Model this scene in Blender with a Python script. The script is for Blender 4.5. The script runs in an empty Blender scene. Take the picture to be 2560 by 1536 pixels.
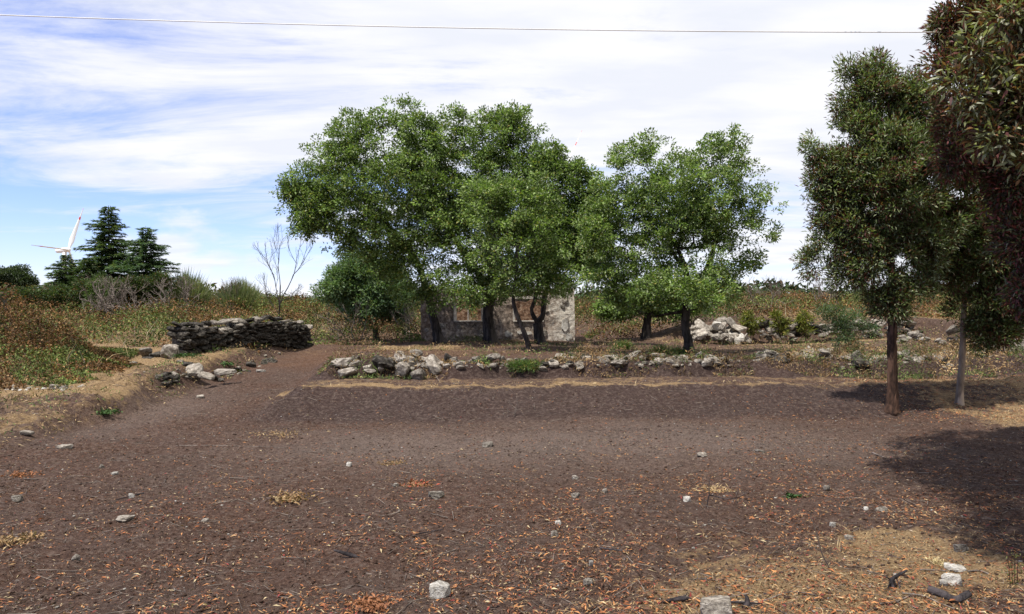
import bpy, math, random
import numpy as np
from mathutils import Vector, Matrix, Euler
R = math.radians
S = bpy.context.scene
C = S.collection

# ---------------------------------------------------------------- camera
F = 2130.0; HX, HY = 1280.0, 760.0; EYE = 2.4
cam_d = bpy.data.cameras.new("camera"); cam = bpy.data.objects.new("camera", cam_d); C.objects.link(cam)
cam.location = (0, 0, EYE); cam.rotation_euler = (R(90), 0, 0)
cam_d.sensor_width = 36; cam_d.lens = 36*F/2560; cam_d.shift_y = -8/2560
cam_d.clip_start = 0.1; cam_d.clip_end = 4000
S.camera = cam
# ---------------------------------------------------------------- light
SUN_EL = R(64); SUN_AZ = math.atan2(-0.62, -0.78)      # direction towards the sun in the ground plane
sx, sy, sz = math.cos(SUN_EL)*math.cos(SUN_AZ), math.cos(SUN_EL)*math.sin(SUN_AZ), math.sin(SUN_EL)
sd = bpy.data.lights.new("sun", 'SUN'); sd.energy = 5.0; sd.angle = R(0.5); sd.color = (1, .955, .88)
sun = bpy.data.objects.new("sun", sd); C.objects.link(sun)
sun.rotation_euler = Vector((sx, sy, sz)).to_track_quat('Z', 'Y').to_euler()
S.view_settings.view_transform = 'Standard'; S.view_settings.look = 'None'
S.view_settings.gamma = 1; S.view_settings.use_curve_mapping = False
S.view_settings.exposure = 0.4
W = bpy.data.worlds.new("World"); S.world = W; W.use_nodes = True
nt = W.node_tree; N = nt.nodes; L = nt.links; N.clear()
def nd(t, T=None, **kw):
    n = (T or N).new(t)
    for k, v in kw.items(): setattr(n, k, v)
    return n
def mth(T, Lk, op, a, b=None, c=None):
    n = T.new('ShaderNodeMath'); n.operation = op
    for i, v in enumerate((a, b, c)):
        if v is None: continue
        if isinstance(v, (int, float)): n.inputs[i].default_value = v
        else: Lk.new(v, n.inputs[i])
    return n.outputs[0]
out = nd('ShaderNodeOutputWorld'); bg = nd('ShaderNodeBackground'); L.new(bg.outputs[0], out.inputs[0])
sky = nd('ShaderNodeTexSky', sky_type='NISHITA', sun_disc=False)
sky.sun_elevation = SUN_EL; sky.sun_rotation = math.pi/2 - SUN_AZ; sky.altitude = 600; sky.dust_density = .1; sky.air_density = 1.0; sky.ozone_density = 2.0
bg.inputs[1].default_value = 0.12
tc = nd('ShaderNodeTexCoord'); sep = nd('ShaderNodeSeparateXYZ'); L.new(tc.outputs['Generated'], sep.inputs[0])
zc = mth(N, L, 'MAXIMUM', sep.outputs[2], 0.0)
zz = mth(N, L, 'ADD', zc, 0.10)
u = mth(N, L, 'DIVIDE', sep.outputs[0], zz); v = mth(N, L, 'DIVIDE', sep.outputs[1], zz)
cmb = nd('ShaderNodeCombineXYZ'); L.new(u, cmb.inputs[0]); L.new(v, cmb.inputs[1])
mp = nd('ShaderNodeMapping'); mp.inputs['Scale'].default_value = (.8, 1.5, 1); mp.inputs['Location'].default_value = (3.1, 1.7, 0); mp.inputs['Rotation'].default_value = (0, 0, R(-12))
L.new(cmb.outputs[0], mp.inputs[0])
n1 = nd('ShaderNodeTexNoise'); n1.inputs['Scale'].default_value = 1.05; n1.inputs['Detail'].default_value = 10; n1.inputs['Roughness'].default_value = .64; n1.inputs['Distortion'].default_value = .6
L.new(mp.outputs[0], n1.inputs[0])
n2 = nd('ShaderNodeTexNoise'); n2.inputs['Scale'].default_value = .45; n2.inputs['Detail'].default_value = 3
L.new(mp.outputs[0], n2.inputs[0])
# more cloud towards the east (+x), clear strip above the western horizon
bias = mth(N, L, 'MULTIPLY_ADD', sep.outputs[0], .46, .05)
up = nd('ShaderNodeMapRange'); L.new(sep.outputs[2], up.inputs[0]); up.inputs[1].default_value = .04; up.inputs[2].default_value = .20; up.inputs[3].default_value = -.24; up.inputs[4].default_value = .0
s1 = mth(N, L, 'ADD', n1.outputs[0], bias); s2 = mth(N, L, 'MULTIPLY_ADD', n2.outputs[0], .75, s1); s3 = mth(N, L, 'ADD', s2, up.outputs[0])
cr = nd('ShaderNodeMapRange'); cr.interpolation_type = 'SMOOTHSTEP'; L.new(s3, cr.inputs[0]); cr.inputs[1].default_value = .54; cr.inputs[2].default_value = .92
cr.inputs[4].default_value = .97
# small cumulus on the horizon
n3 = nd('ShaderNodeTexNoise'); n3.inputs['Scale'].default_value = 8.0; n3.inputs['Detail'].default_value = 6
mp3 = nd('ShaderNodeMapping'); mp3.inputs['Scale'].default_value = (1, 1, 2.6); mp3.inputs['Location'].default_value = (.2, .1, .0); L.new(tc.outputs['Generated'], mp3.inputs[0]); L.new(mp3.outputs[0], n3.inputs[0])
lowm = nd('ShaderNodeMapRange'); lowm.interpolation_type = 'SMOOTHSTEP'; L.new(sep.outputs[2], lowm.inputs[0]); lowm.inputs[1].default_value = .10; lowm.inputs[2].default_value = .0; lowm.inputs[3].default_value = 0; lowm.inputs[4].default_value = .22
cs = mth(N, L, 'ADD', n3.outputs[0], lowm.outputs[0])
cr3 = nd('ShaderNodeMapRange'); cr3.interpolation_type = 'SMOOTHSTEP'; L.new(cs, cr3.inputs[0]); cr3.inputs[1].default_value = .62; cr3.inputs[2].default_value = .76; cr3.inputs[4].default_value = .8
cl = mth(N, L, 'MAXIMUM', cr.outputs[0], cr3.outputs[0])
# cloud tone: white to soft lavender grey
n4 = nd('ShaderNodeTexNoise'); n4.inputs['Scale'].default_value = 2.4; n4.inputs['Detail'].default_value = 6; L.new(mp.outputs[0], n4.inputs[0])
ct = nd('ShaderNodeMix', data_type='RGBA'); r4 = nd('ShaderNodeMapRange'); L.new(n4.outputs[0], r4.inputs[0]); r4.inputs[1].default_value = .38; r4.inputs[2].default_value = .6
L.new(r4.outputs[0], ct.inputs[0]); ct.inputs[6].default_value = (5.7, 5.85, 6.3, 1); ct.inputs[7].default_value = (6.5, 6.5, 6.8, 1)
tint = nd('ShaderNodeMix', data_type='RGBA', blend_type='MULTIPLY'); tint.inputs[0].default_value = 1; L.new(sky.outputs[0], tint.inputs[6]); tint.inputs[7].default_value = (.88, .90, 1.28, 1)
mx = nd('ShaderNodeMix', data_type='RGBA'); L.new(cl, mx.inputs[0]); L.new(tint.outputs[2], mx.inputs[6]); L.new(ct.outputs[2], mx.inputs[7])
L.new(mx.outputs[2], bg.inputs[0])

# ---------------------------------------------------------------- helpers
rng = np.random.default_rng(7); random.seed(7)
K = 2560/2473.0
def ss(a, b, t): t = np.clip((t-a)/(b-a), 0, 1); return t*t*(3-2*t)
_h = np.random.default_rng(99).random((256, 256))
def vn(x, y, s=1.0, o=0):
    x = np.asarray(x)/s + o*17.3; y = np.asarray(y)/s + o*9.1
    xi = np.floor(x).astype(int); yi = np.floor(y).astype(int); fx = x-xi; fy = y-yi
    fx = fx*fx*(3-2*fx); fy = fy*fy*(3-2*fy)
    a = _h[xi % 256, yi % 256]; b = _h[(xi+1) % 256, yi % 256]; c = _h[xi % 256, (yi+1) % 256]; d = _h[(xi+1) % 256, (yi+1) % 256]
    return (a*(1-fx)+b*fx)*(1-fy)+(c*(1-fx)+d*fx)*fy - .5
def fb(x, y, s, o=0, n=3): return sum(vn(x, y, s/2**i, o+i)*.55**i for i in range(n))
def G(x, y, fine=True):
    x = np.asarray(x, float); y = np.asarray(y, float)
    e = fb(x, y, 1.3, 3)
    yb = y - .09*np.clip(x+5, 0, 14) + e*.35
    t = np.clip((yb-16.9)/2.15, 0, 1); bank1 = .5*(t**1.25)
    s2 = .5+.9*ss(4, 9, x)
    yb2 = y - .05*np.clip(x+5, 0, 14) + e*.5
    bank2 = .34*ss(21.3, 21.3+s2*.75, yb2)
    cen = bank1+bank2
    ramp = .82*np.clip((y-18)/14, 0, 1)
    cx = ss(-5.7, -4.7, x+e*.8)
    h = ramp*(1-cx)+cen*cx
    hl = np.interp(y, [13.6, 18, 25, 32, 40], [0, .47, .9, 1.05, 1.1])
    el = ss(-8.0, -8.9, x+e*.55)
    h = h*(1-el)+hl*el
    xr = ss(5, 8.5, x)
    h = h + .85*xr*ss(34.7, 35.4, y+e*.4) + .45*xr*ss(36, 48, y)
    h = h + (1-xr)*.75*ss(38, 62, y)
    h = h + ss(11, 16, x)*.15*ss(19, 24, y)
    h = h + fb(x, y, 4, 5)*.10*ss(3, 8, np.abs(y)) * (1+ss(24, 60, y)*2)
    h = h - 1.2*ss(90, 300, y)
    if fine:
        rut = np.sin((y*1.0+x*.12+.6*fb(x, y, 5, 17))*4.2)*.012*ss(11, 13, y)*ss(17, 15.5, y); h = h + rut + fb(x, y, 1.1, 8, 5)*.085 + fb(x, y, .16, 11, 2)*.045 + fb(x, y, .8, 15, 4)*.22*ss(-8.0, -8.8, x)*ss(13, 14, y)*ss(24, 22, y)
    return h
def g1(x, y): return float(G(np.array([x]), np.array([y]))[0])
def at(px, py, d): return Vector(((px-HX)/F*d, d, EYE-(py-HY)/F*d))
def onground(px, py):
    """where the line of sight through a photo pixel meets the ground"""
    ds = np.linspace(5, 70, 1300); xs = (px-HX)/F*ds; zs = EYE-(py-HY)/F*ds
    k = np.argmax(G(xs, ds, False) >= zs); return float(xs[k]), float(ds[k])

def tag(o, label=None, cat=None, group=None, kind=None):
    if label: o['label'] = label
    if cat: o['category'] = cat
    if group: o['group'] = group
    if kind or cat: o['kind'] = kind or 'thing'
    return o
def link(name, me, mat=None, parent=None):
    o = bpy.data.objects.new(name, me); C.objects.link(o)
    if mat is not None and len(me.materials) == 0: me.materials.append(mat)
    if parent is not None: o.parent = parent
    return o
def empty(name, loc=(0, 0, 0), rz=0):
    o = bpy.data.objects.new(name, None); C.objects.link(o); o.location = loc; o.rotation_euler.z = rz; o.empty_display_size = .2
    return o
def mesh_np(name, V, Fc, col=None, smooth=False, ccol=None):
    """V (n,3), Fc (m,k) uniform face size; optional per-face colour"""
    me = bpy.data.meshes.new(name); V = np.ascontiguousarray(V, np.float32); Fc = np.ascontiguousarray(Fc, np.int32)
    me.vertices.add(len(V)); me.vertices.foreach_set('co', V.ravel())
    m, k = Fc.shape
    me.loops.add(m*k); me.loops.foreach_set('vertex_index', Fc.ravel())
    me.polygons.add(m); me.polygons.foreach_set('loop_start', np.arange(0, m*k, k, dtype=np.int32))
    if smooth: me.polygons.foreach_set('use_smooth', np.ones(m, bool))
    me.update(calc_edges=True)
    if col is not None:
        a = me.attributes.new('col', 'FLOAT_COLOR', 'FACE')
        a.data.foreach_set('color', np.concatenate([col, np.ones((len(col), 1))], 1).astype(np.float32).ravel())
    return me
def unit(v): return v/np.maximum(np.linalg.norm(v, axis=-1, keepdims=True), 1e-9)
def leaves(P, D, Nn, ln, wd, fold=.25, droop=.12):
    """one folded, drooping quad per leaf"""
    n = len(P); D = unit(D); Sd = unit(np.cross(D, Nn)); U = unit(np.cross(Sd, D))
    ln = np.broadcast_to(ln, (n,))[:, None]; wd = np.broadcast_to(wd, (n,))[:, None]
    V = np.empty((n, 4, 3)); V[:, 0] = P
    V[:, 1] = P + D*ln*.45 + Sd*wd*.5 + U*wd*fold
    V[:, 2] = P + D*ln - U*ln*droop
    V[:, 3] = P + D*ln*.45 - Sd*wd*.5 + U*wd*fold
    return V.reshape(-1, 3), np.arange(n*4).reshape(n, 4)
def tubes(P0, P1, R0, R1, k=5):
    P0 = np.asarray(P0, float); P1 = np.asarray(P1, float); n = len(P0)
    D = unit(P1-P0); A = np.where(np.abs(D[:, 2:3]) > .9, [[1., 0, 0]], [[0, 0, 1.]]); X = unit(np.cross(D, A)); Y = np.cross(D, X)
    a = np.linspace(0, 2*np.pi, k, endpoint=False); ca, sa = np.cos(a), np.sin(a)
    ring = X[:, None]*ca[None, :, None] + Y[:, None]*sa[None, :, None]
    V = np.concatenate([P0[:, None]+ring*np.asarray(R0)[:, None, None], P1[:, None]+ring*np.asarray(R1)[:, None, None]], 1)
    i = np.arange(k); j = (i+1) % k
    f = np.stack([i, j, j+k, i+k], 1); Fc = (np.arange(n)[:, None, None]*2*k + f[None]).reshape(-1, 4)
    return V.reshape(-1, 3), Fc
def path_tube(name, pts, rad, k=10, rough=0.0, mat=None, parent=None, sub=6, seed=0, flare=0):
    """smooth continuous tube along a polyline, with an uneven surface and closed ends"""
    r_ = np.random.default_rng(seed); pts = np.array(pts, float); rad = np.array(rad, float); n = len(pts)
    T = []; RR = []
    for i in range(n-1):
        p0, p1, p2, p3 = pts[max(i-1, 0)], pts[i], pts[i+1], pts[min(i+2, n-1)]
        for q in range(sub):
            t = q/sub
            T.append(.5*((2*p1)+(-p0+p2)*t+(2*p0-5*p1+4*p2-p3)*t*t+(-p0+3*p1-3*p2+p3)*t**3)); RR.append(rad[i]*(1-t)+rad[i+1]*t)
    T.append(pts[-1]); RR.append(rad[-1]); T = np.array(T); RR = np.array(RR); m = len(T)
    if flare: RR = RR*(1+flare*np.exp(-np.arange(m)/2.2))
    D = unit(np.gradient(T, axis=0)); ref = np.array([1., 0, 0]) if abs(D[0][0]) < .8 else np.array([0, 1., 0])
    X = unit(np.cross(D, ref)); Y = np.cross(D, X); a = np.linspace(0, 2*np.pi, k, endpoint=False)
    lob = 1+rough*(r_.random((m, k))-.5)*1.3 + rough*(r_.random(k)-.5)[None]*1.6
    V = T[:, None]+(X[:, None]*np.cos(a)[None, :, None]+Y[:, None]*np.sin(a)[None, :, None])*(RR[:, None]*lob)[..., None]
    V = V.reshape(-1, 3); Fc = []
    for i in range(m-1):
        for j in range(k): Fc.append((i*k+j, i*k+(j+1) % k, (i+1)*k+(j+1) % k, (i+1)*k+j))
    Fc.append(tuple(range(k))[::-1]); Fc.append(tuple((m-1)*k+j for j in range(k)))
    me = bpy.data.meshes.new(name); me.from_pydata(V.tolist(), [], Fc); me.polygons.foreach_set('use_smooth', [True]*len(me.polygons)); me.update()
    return link(name, me, mat, parent)

# ---------------------------------------------------------------- materials
def mat(name):
    m = bpy.data.materials.new(name); m.use_nodes = True; t = m.node_tree; b = t.nodes['Principled BSDF']; return m, t.nodes, t.links, b
def noise(T, Lk, vec, sc, det=5, ro=.55, dist=0):
    n = T.new('ShaderNodeTexNoise'); n.inputs['Scale'].default_value = sc; n.inputs['Detail'].default_value = det; n.inputs['Roughness'].default_value = ro; n.inputs['Distortion'].default_value = dist
    if vec is not None: Lk.new(vec, n.inputs[0])
    return n.outputs[0]
def ramp(T, Lk, fac, stops):
    r = T.new('ShaderNodeValToRGB'); Lk.new(fac, r.inputs[0]); e = r.color_ramp.elements
    while len(e) > 1: e.remove(e[-1])
    e[0].position = stops[0][0]; e[0].color = (*stops[0][1], 1)
    for p, c in stops[1:]: q = e.new(p); q.color = (*c, 1)
    return r.outputs[0]
def mixc(T, Lk, f, a, b, bt='MIX'):
    m = T.new('ShaderNodeMix'); m.data_type = 'RGBA'; m.blend_type = bt
    for i, v in ((0, f), (6, a), (7, b)):
        if isinstance(v, (int, float)): m.inputs[i].default_value = v
        elif isinstance(v, tuple): m.inputs[i].default_value = (*v, 1)
        else: Lk.new(v, m.inputs[i])
    return m.outputs[2]
def bump(T, Lk, b, h, st, dist):
    n = T.new('ShaderNodeBump'); n.inputs['Strength'].default_value = st; n.inputs['Distance'].default_value = dist; Lk.new(h, n.inputs['Height']); Lk.new(n.outputs[0], b.inputs['Normal'])
def leafmat(name, trans=.3, rough=.5, spec=.35):
    m, T, Lk, b = mat(name); a = T.new('ShaderNodeAttribute'); a.attribute_name = 'col'
    Lk.new(a.outputs[0], b.inputs['Base Color']); b.inputs['Roughness'].default_value = rough; b.inputs['Specular IOR Level'].default_value = spec
    tr = T.new('ShaderNodeBsdfTranslucent'); mm = mixc(T, Lk, 1.0, a.outputs[0], (1.15, 1.35, .55), 'MULTIPLY'); Lk.new(mm, tr.inputs[0])
    mix = T.new('ShaderNodeMixShader'); mix.inputs[0].default_value = trans; Lk.new(b.outputs[0], mix.inputs[1]); Lk.new(tr.outputs[0], mix.inputs[2])
    Lk.new(mix.outputs[0], T['Material Output'].inputs[0]); return m
M_leaf = leafmat('foliage', .32, .55, .28); M_scrub = leafmat('undergrowth_foliage', .15, .75, .2); M_dry = leafmat('dry_leaf', .1, .7, .2)
def barkmat(name, c1, c2, sc=14):
    m, T, Lk, b = mat(name); tc = T.new('ShaderNodeTexCoord'); mp = T.new('ShaderNodeMapping'); mp.inputs['Scale'].default_value = (1, 1, .3); Lk.new(tc.outputs['Object'], mp.inputs[0])
    n = noise(T, Lk, mp.outputs[0], sc, 8, .65); Lk.new(ramp(T, Lk, n, [(.35, c1), (.62, c2)]), b.inputs['Base Color']); b.inputs['Roughness'].default_value = .9; b.inputs['Specular IOR Level'].default_value = .15
    n2 = noise(T, Lk, mp.outputs[0], sc*.35, 4, .6); old = b.inputs['Base Color'].links[0].from_socket; Lk.new(mixc(T, Lk, ramp(T, Lk, n2, [(.5, (0, 0, 0)), (.56, (.8, .8, .8))]), old, tuple(min(1, q*1.6) for q in c2)), b.inputs['Base Color']); bump(T, Lk, b, n, .9, .03); return m
M_bark = barkmat('dark_bark', (.012, .010, .009), (.05, .042, .036))
M_barkb = barkmat('brown_bark', (.014, .009, .007), (.075, .042, .028), 18)
M_barkp = barkmat('pale_bark', (.12, .09, .065), (.26, .20, .145), 9)
M_dead = barkmat('dead_wood', (.05, .04, .035), (.17, .14, .115), 12)
M_char = barkmat('charred_wood', (.010, .009, .010), (.05, .042, .042), 20)
def stonemat(name, dark, mid, light, moss=.0):
    m, T, Lk, b = mat(name); tc = T.new('ShaderNodeTexCoord'); oi = T.new('ShaderNodeObjectInfo')
    ad = T.new('ShaderNodeVectorMath'); ad.operation = 'ADD'; Lk.new(tc.outputs['Object'], ad.inputs[0]); sc = T.new('ShaderNodeVectorMath'); sc.operation = 'SCALE'; Lk.new(oi.outputs['Location'], sc.inputs[0]); sc.inputs[3].default_value = .37; Lk.new(sc.outputs[0], ad.inputs[1])
    n = noise(T, Lk, ad.outputs[0], 2.2, 9, .68, .3); c = ramp(T, Lk, n, [(.33, dark), (.47, mid), (.62, light)])
    n2 = noise(T, Lk, ad.outputs[0], 9, 4, .7); f = T.new('ShaderNodeMapRange'); Lk.new(n2, f.inputs[0]); f.inputs[1].default_value = .56; f.inputs[2].default_value = .66
    c = mixc(T, Lk, f.outputs[0], c, dark)
    hs = T.new('ShaderNodeHueSaturation'); Lk.new(c, hs.inputs['Color']); v = T.new('ShaderNodeMapRange'); Lk.new(oi.outputs['Random'], v.inputs[0]); v.inputs[3].default_value = .62; v.inputs[4].default_value = 1.2; Lk.new(v.outputs[0], hs.inputs['Value'])
    c = hs.outputs[0]
    if moss:
        n3 = noise(T, Lk, ad.outputs[0], 1.5, 4); f3 = T.new('ShaderNodeMapRange'); Lk.new(n3, f3.inputs[0]); f3.inputs[1].default_value = .5; f3.inputs[2].default_value = .68; f3.inputs[4].default_value = moss
        c = mixc(T, Lk, f3.outputs[0], c, (.045, .04, .022))
    Lk.new(c, b.inputs['Base Color']); b.inputs['Roughness'].default_value = .92; b.inputs['Specular IOR Level'].default_value = .15
    bump(T, Lk, b, n, .7, .05); return m
M_stone = stonemat('pale_granite', (.08, .067, .055), (.22, .19, .155), (.44, .395, .33), .35)
M_stoned = stonemat('weathered_granite', (.010, .008, .007), (.028, .024, .02), (.13, .115, .095), .4)
M_white = stonemat('white_quartz', (.20, .18, .15), (.40, .37, .32), (.62, .59, .53), .2)

# ---------------------------------------------------------------- ground
def axis(segs):
    a = [segs[0][0]]
    for lo, hi, st0, st1 in segs:
        p = a[-1]
        while p < hi:
            t = (p-lo)/(hi-lo); p += st0+(st1-st0)*max(0, t); a.append(min(p, hi))
    return np.unique(np.round(a, 4))
xs = axis([(-500, -60, 60, 8), (-60, -13, 4, .12), (-13, 13, .062, .062), (13, 60, .12, 4), (60, 500, 8, 60)])
ys = axis([(-60, 4, 12, .5), (4, 6, .3, .06), (6, 23.5, .05, .06), (23.5, 40, .08, .2), (40, 90, .3, 2), (90, 900, 3, 80)])
X, Y = np.meshgrid(xs, ys); Z = G(X, Y)
nx, ny = len(xs), len(ys)
i = np.arange(ny-1)[:, None]*nx + np.arange(nx-1)[None]; i = i.ravel()
me = mesh_np('ground', np.stack([X, Y, Z], -1).reshape(-1, 3), np.stack([i, i+1, i+nx+1, i+nx], 1), smooth=True)
e = fb(X, Y, 1.3, 3); yb = Y - .09*np.clip(X+5, 0, 14) + e*.35; patch = fb(X, Y, 2.2, 20, 4)
lip = np.exp(-((yb-19.2-.25-patch*1.0)/(.34+patch*.35))**2)*ss(-6.0, -4.6, X)*ss(14, 9, X)
tread = ss(18.95, 19.2, yb)*ss(21.6, 20.9, yb)*ss(-5.5, -4.6, X)*.38
lterr = ss(-8.2, -9.0, X+e*.5)*ss(17.4, 18.0, Y)*.85*(1-.35*ss(30, 34, Y))
lslope = ss(-8.1, -8.8, X+e*.5)*.30
mound = np.exp(-((X+3.6)/1.8)**2-((Y-30.5)/1.6)**2)*1.3
rpath = np.exp(-((Y-33.4-.02*X)/.8)**2)*ss(7, 9, X)
plat = ss(22.6, 25, Y)*ss(-4.5, -3.5, X)*.25
rbank = ss(8.2, 10.2, X+e)*ss(15.5, 17.5, Y)*ss(23, 21, Y)*.8
rhill = ss(11, 13, X)*ss(35.2, 36, Y)*ss(44, 41, Y)*1.2
nearr = ss(9.3, 7.2, Y+e*1.5)*ss(-.2, 2.8, X+e*1.2)*(.72+patch*.9)
lnear = ss(-7.4, -9.0, X+e)*ss(12.6, 13.6, Y)*.32
far = ss(26, 32, Y)*ss(-4.4, -5.2, X)*.3
straw = np.clip((np.maximum.reduce([lip, tread, lterr, lslope, mound, rpath, plat, rbank, rhill, nearr, lnear, far]))*(1+patch*1.1), 0, 1)
straw = straw + np.clip(patch-.28, 0, 1)*.6*ss(17, 14, Y)
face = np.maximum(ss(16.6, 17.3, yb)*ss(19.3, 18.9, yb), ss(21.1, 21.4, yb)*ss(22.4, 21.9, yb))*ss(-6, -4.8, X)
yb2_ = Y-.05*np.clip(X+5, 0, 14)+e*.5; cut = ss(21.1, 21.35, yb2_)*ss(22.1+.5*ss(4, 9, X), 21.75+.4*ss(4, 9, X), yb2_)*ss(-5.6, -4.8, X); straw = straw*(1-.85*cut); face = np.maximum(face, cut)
dust = np.clip(np.exp(-((Y-14.6-.06*X)/1.9)**2)*ss(-6, -2, X)*ss(9, 4, X) + np.exp(-((X+7.6)/.9)**2-((Y-18.5)/3.5)**2)*.8 + .25*fb(X, Y, 3.5, 31), 0, 1)
reds = np.clip(ss(24, 27, Y)*ss(-8.5, -7.6, X)*ss(3, 0, X)*(.5+patch), 0, 1)
for nm, arr in (('straw', straw), ('face', face), ('dust', dust), ('rust', reds)):
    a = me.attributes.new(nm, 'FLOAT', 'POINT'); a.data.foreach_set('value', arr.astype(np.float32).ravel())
m, T, Lk, b = mat('burnt_soil'); tc = T.new('ShaderNodeTexCoord'); oc = tc.outputs['Object']
def attr(nm): a = T.new('ShaderNodeAttribute'); a.attribute_name = nm; return a.outputs['Fac']
fine = noise(T, Lk, oc, 38, 7, .72); mid = noise(T, Lk, oc, 5.5, 6, .62); big = noise(T, Lk, oc, .55, 4, .5)
soil = ramp(T, Lk, fine, [(.32, (.012, .007, .006)), (.45, (.044, .028, .022)), (.56, (.082, .054, .042)), (.68, (.20, .145, .11))])
soil = mixc(T, Lk, mixf := ramp(T, Lk, mid, [(.40, (0, 0, 0)), (.62, (.55, .55, .55))]), soil, (.066, .041, .032))
soil = mixc(T, Lk, ramp(T, Lk, big, [(.42, (0, 0, 0)), (.62, (.5, .5, .5))]), soil, (.060, .048, .043))
dustc = ramp(T, Lk, fine, [(.3, (.07, .05, .041)), (.55, (.175, .135, .112)), (.7, (.30, .245, .205))])
soil = mixc(T, Lk, 1.0, soil, (1.32, 1.17, 1.05), 'MULTIPLY'); soil = mixc(T, Lk, mth(T, Lk, 'MULTIPLY', attr('dust'), .6), soil, dustc)
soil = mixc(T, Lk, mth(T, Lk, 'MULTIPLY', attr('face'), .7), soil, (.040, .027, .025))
soil = mixc(T, Lk, mth(T, Lk, 'MULTIPLY', attr('rust'), .6), soil, ramp(T, Lk, fine, [(.3, (.05, .025, .015)), (.65, (.20, .105, .055))]))
st = ramp(T, Lk, fine, [(.28, (.09, .055, .028)), (.48, (.25, .165, .085)), (.68, (.42, .30, .165))])
sf = mth(T, Lk, 'ADD', attr('straw'), mth(T, Lk, 'MULTIPLY', mth(T, Lk, 'SUBTRACT', mid, .5), 1.5))
mr = T.new('ShaderNodeMapRange'); mr.interpolation_type = 'SMOOTHSTEP'; Lk.new(sf, mr.inputs[0]); mr.inputs[1].default_value = .25; mr.inputs[2].default_value = .75; mr.inputs[4].default_value = .92
crumb = noise(T, Lk, oc, 13, 9, .8); soil = mixc(T, Lk, ramp(T, Lk, crumb, [(.50, (0, 0, 0)), (.62, (.55, .55, .55))]), soil, (.20, .15, .12)); soil = mixc(T, Lk, ramp(T, Lk, crumb, [(.36, (.6, .6, .6)), (.47, (0, 0, 0))]), soil, (.020, .013, .011)); colr = mixc(T, Lk, mr.outputs[0], soil, st)
Lk.new(colr, b.inputs['Base Color']); b.inputs['Roughness'].default_value = .95; b.inputs['Specular IOR Level'].default_value = .1
hh = mth(T, Lk, 'MULTIPLY_ADD', mid, .6, fine); bump(T, Lk, b, hh, 1.0, .05)
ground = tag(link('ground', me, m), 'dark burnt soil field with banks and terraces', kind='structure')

# ---------------------------------------------------------------- trees
def blob_points(blobs, d, n, r_, shell=.45, gap=.0, dz=1.0, swell=1.0):
    """cluster centres inside a union of ellipsoids given in photo units (x, y, rx, ry[, depth offset])"""
    B = []
    for q in blobs:
        x, y, rx, ry = q[:4]; dd = d+(q[4] if len(q) > 4 else 0); c = at(x*K, y*K, dd); B.append((c[0], c[1], c[2], rx*K/F*dd, max(rx, ry)*K/F*dd*dz*.9, ry*K/F*dd))
    B = np.array(B); w = (B[:, 3]*B[:, 4]*B[:, 5])**.75; w /= w.sum(); P = []; Cn = []; off_ = r_.random()*60
    while len(P) < n:
        k = r_.choice(len(B), p=w); v = unit(r_.normal(size=3))*(r_.random()**shell)*swell*(1+.18*float(vn(k*3.3+len(P)*.37, 1.7, 1, 3)));
        if swell > 1 and r_.random() < .12: v = unit(v+[0, 0, .3])*(1.05+.33*r_.random())
        p = B[k, :3]+v*B[k, 3:]
        if gap and .4*vn(p[0]*1.0+p[1]*.7+off_, p[2]+p[1]*.4, .8, 41)+.9*vn(p[0]-p[1]*.6, p[2]*1.3-p[1]*.3+off_, .33, 47) < -gap: continue
        P.append(p); Cn.append(unit(v*B[k, 3:]+1e-6))
    return np.array(P), np.array(Cn)
def grow(nodes, par, rad0, targets, r_, step=.45, tip=.006, ex=2.3):
    nodes = [np.array(p, float) for p in nodes]; par = list(par); nt_ = len(nodes)
    base = nodes[nt_-1]; order = np.argsort(np.linalg.norm(targets-base, axis=1))
    for t in targets[order]:
        A = np.array(nodes); dv = t-A; dist = np.linalg.norm(dv, axis=1)
        cost = dist + .9*np.maximum(0, A[:, 2]-t[2]) + np.where(np.arange(len(A)) < nt_, .25*np.maximum(0, (A[nt_-1, 2]-A[:, 2])), 0)
        cost[0] += 5; k = int(np.argmin(cost)); p0 = A[k]; n = max(1, int(dist[k]/step)); prev = k
        side = r_.normal(size=3)*dist[k]*.06
        for j in range(1, n+1):
            f = j/n; q = p0+(t-p0)*f + side*math.sin(f*math.pi) + (r_.normal(size=3)*.03 if j < n else 0) + np.array([0, 0, dist[k]*.07*math.sin(f*math.pi)])
            nodes.append(q); par.append(prev); prev = len(nodes)-1
    n = len(nodes); A = np.array(nodes); acc = np.zeros(n); kids = np.zeros(n, int)
    for i_ in range(n-1, 0, -1):
        if kids[i_] == 0: acc[i_] = tip**ex
        acc[par[i_]] += acc[i_]; kids[par[i_]] += 1
    rad = acc**(1/ex)
    for i_ in range(nt_): rad[i_] = rad0[i_]
    for i_ in range(nt_, n): rad[i_] = min(rad[i_], rad[par[i_]]*.85)
    return A, np.array(par), rad, nt_
def palette(n, cols, w, r_, jit=.25):
    cols = np.array(cols); k = r_.choice(len(cols), n, p=np.array(w)/sum(w)); c = cols[k]*(1+(r_.random((n, 1))-.5)*2*jit)
    return np.clip(c, 0, 1)
OAK = [(.18, .25, .066), (.135, .205, .055), (.29, .34, .17), (.065, .10, .032), (.27, .25, .07)]
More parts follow.
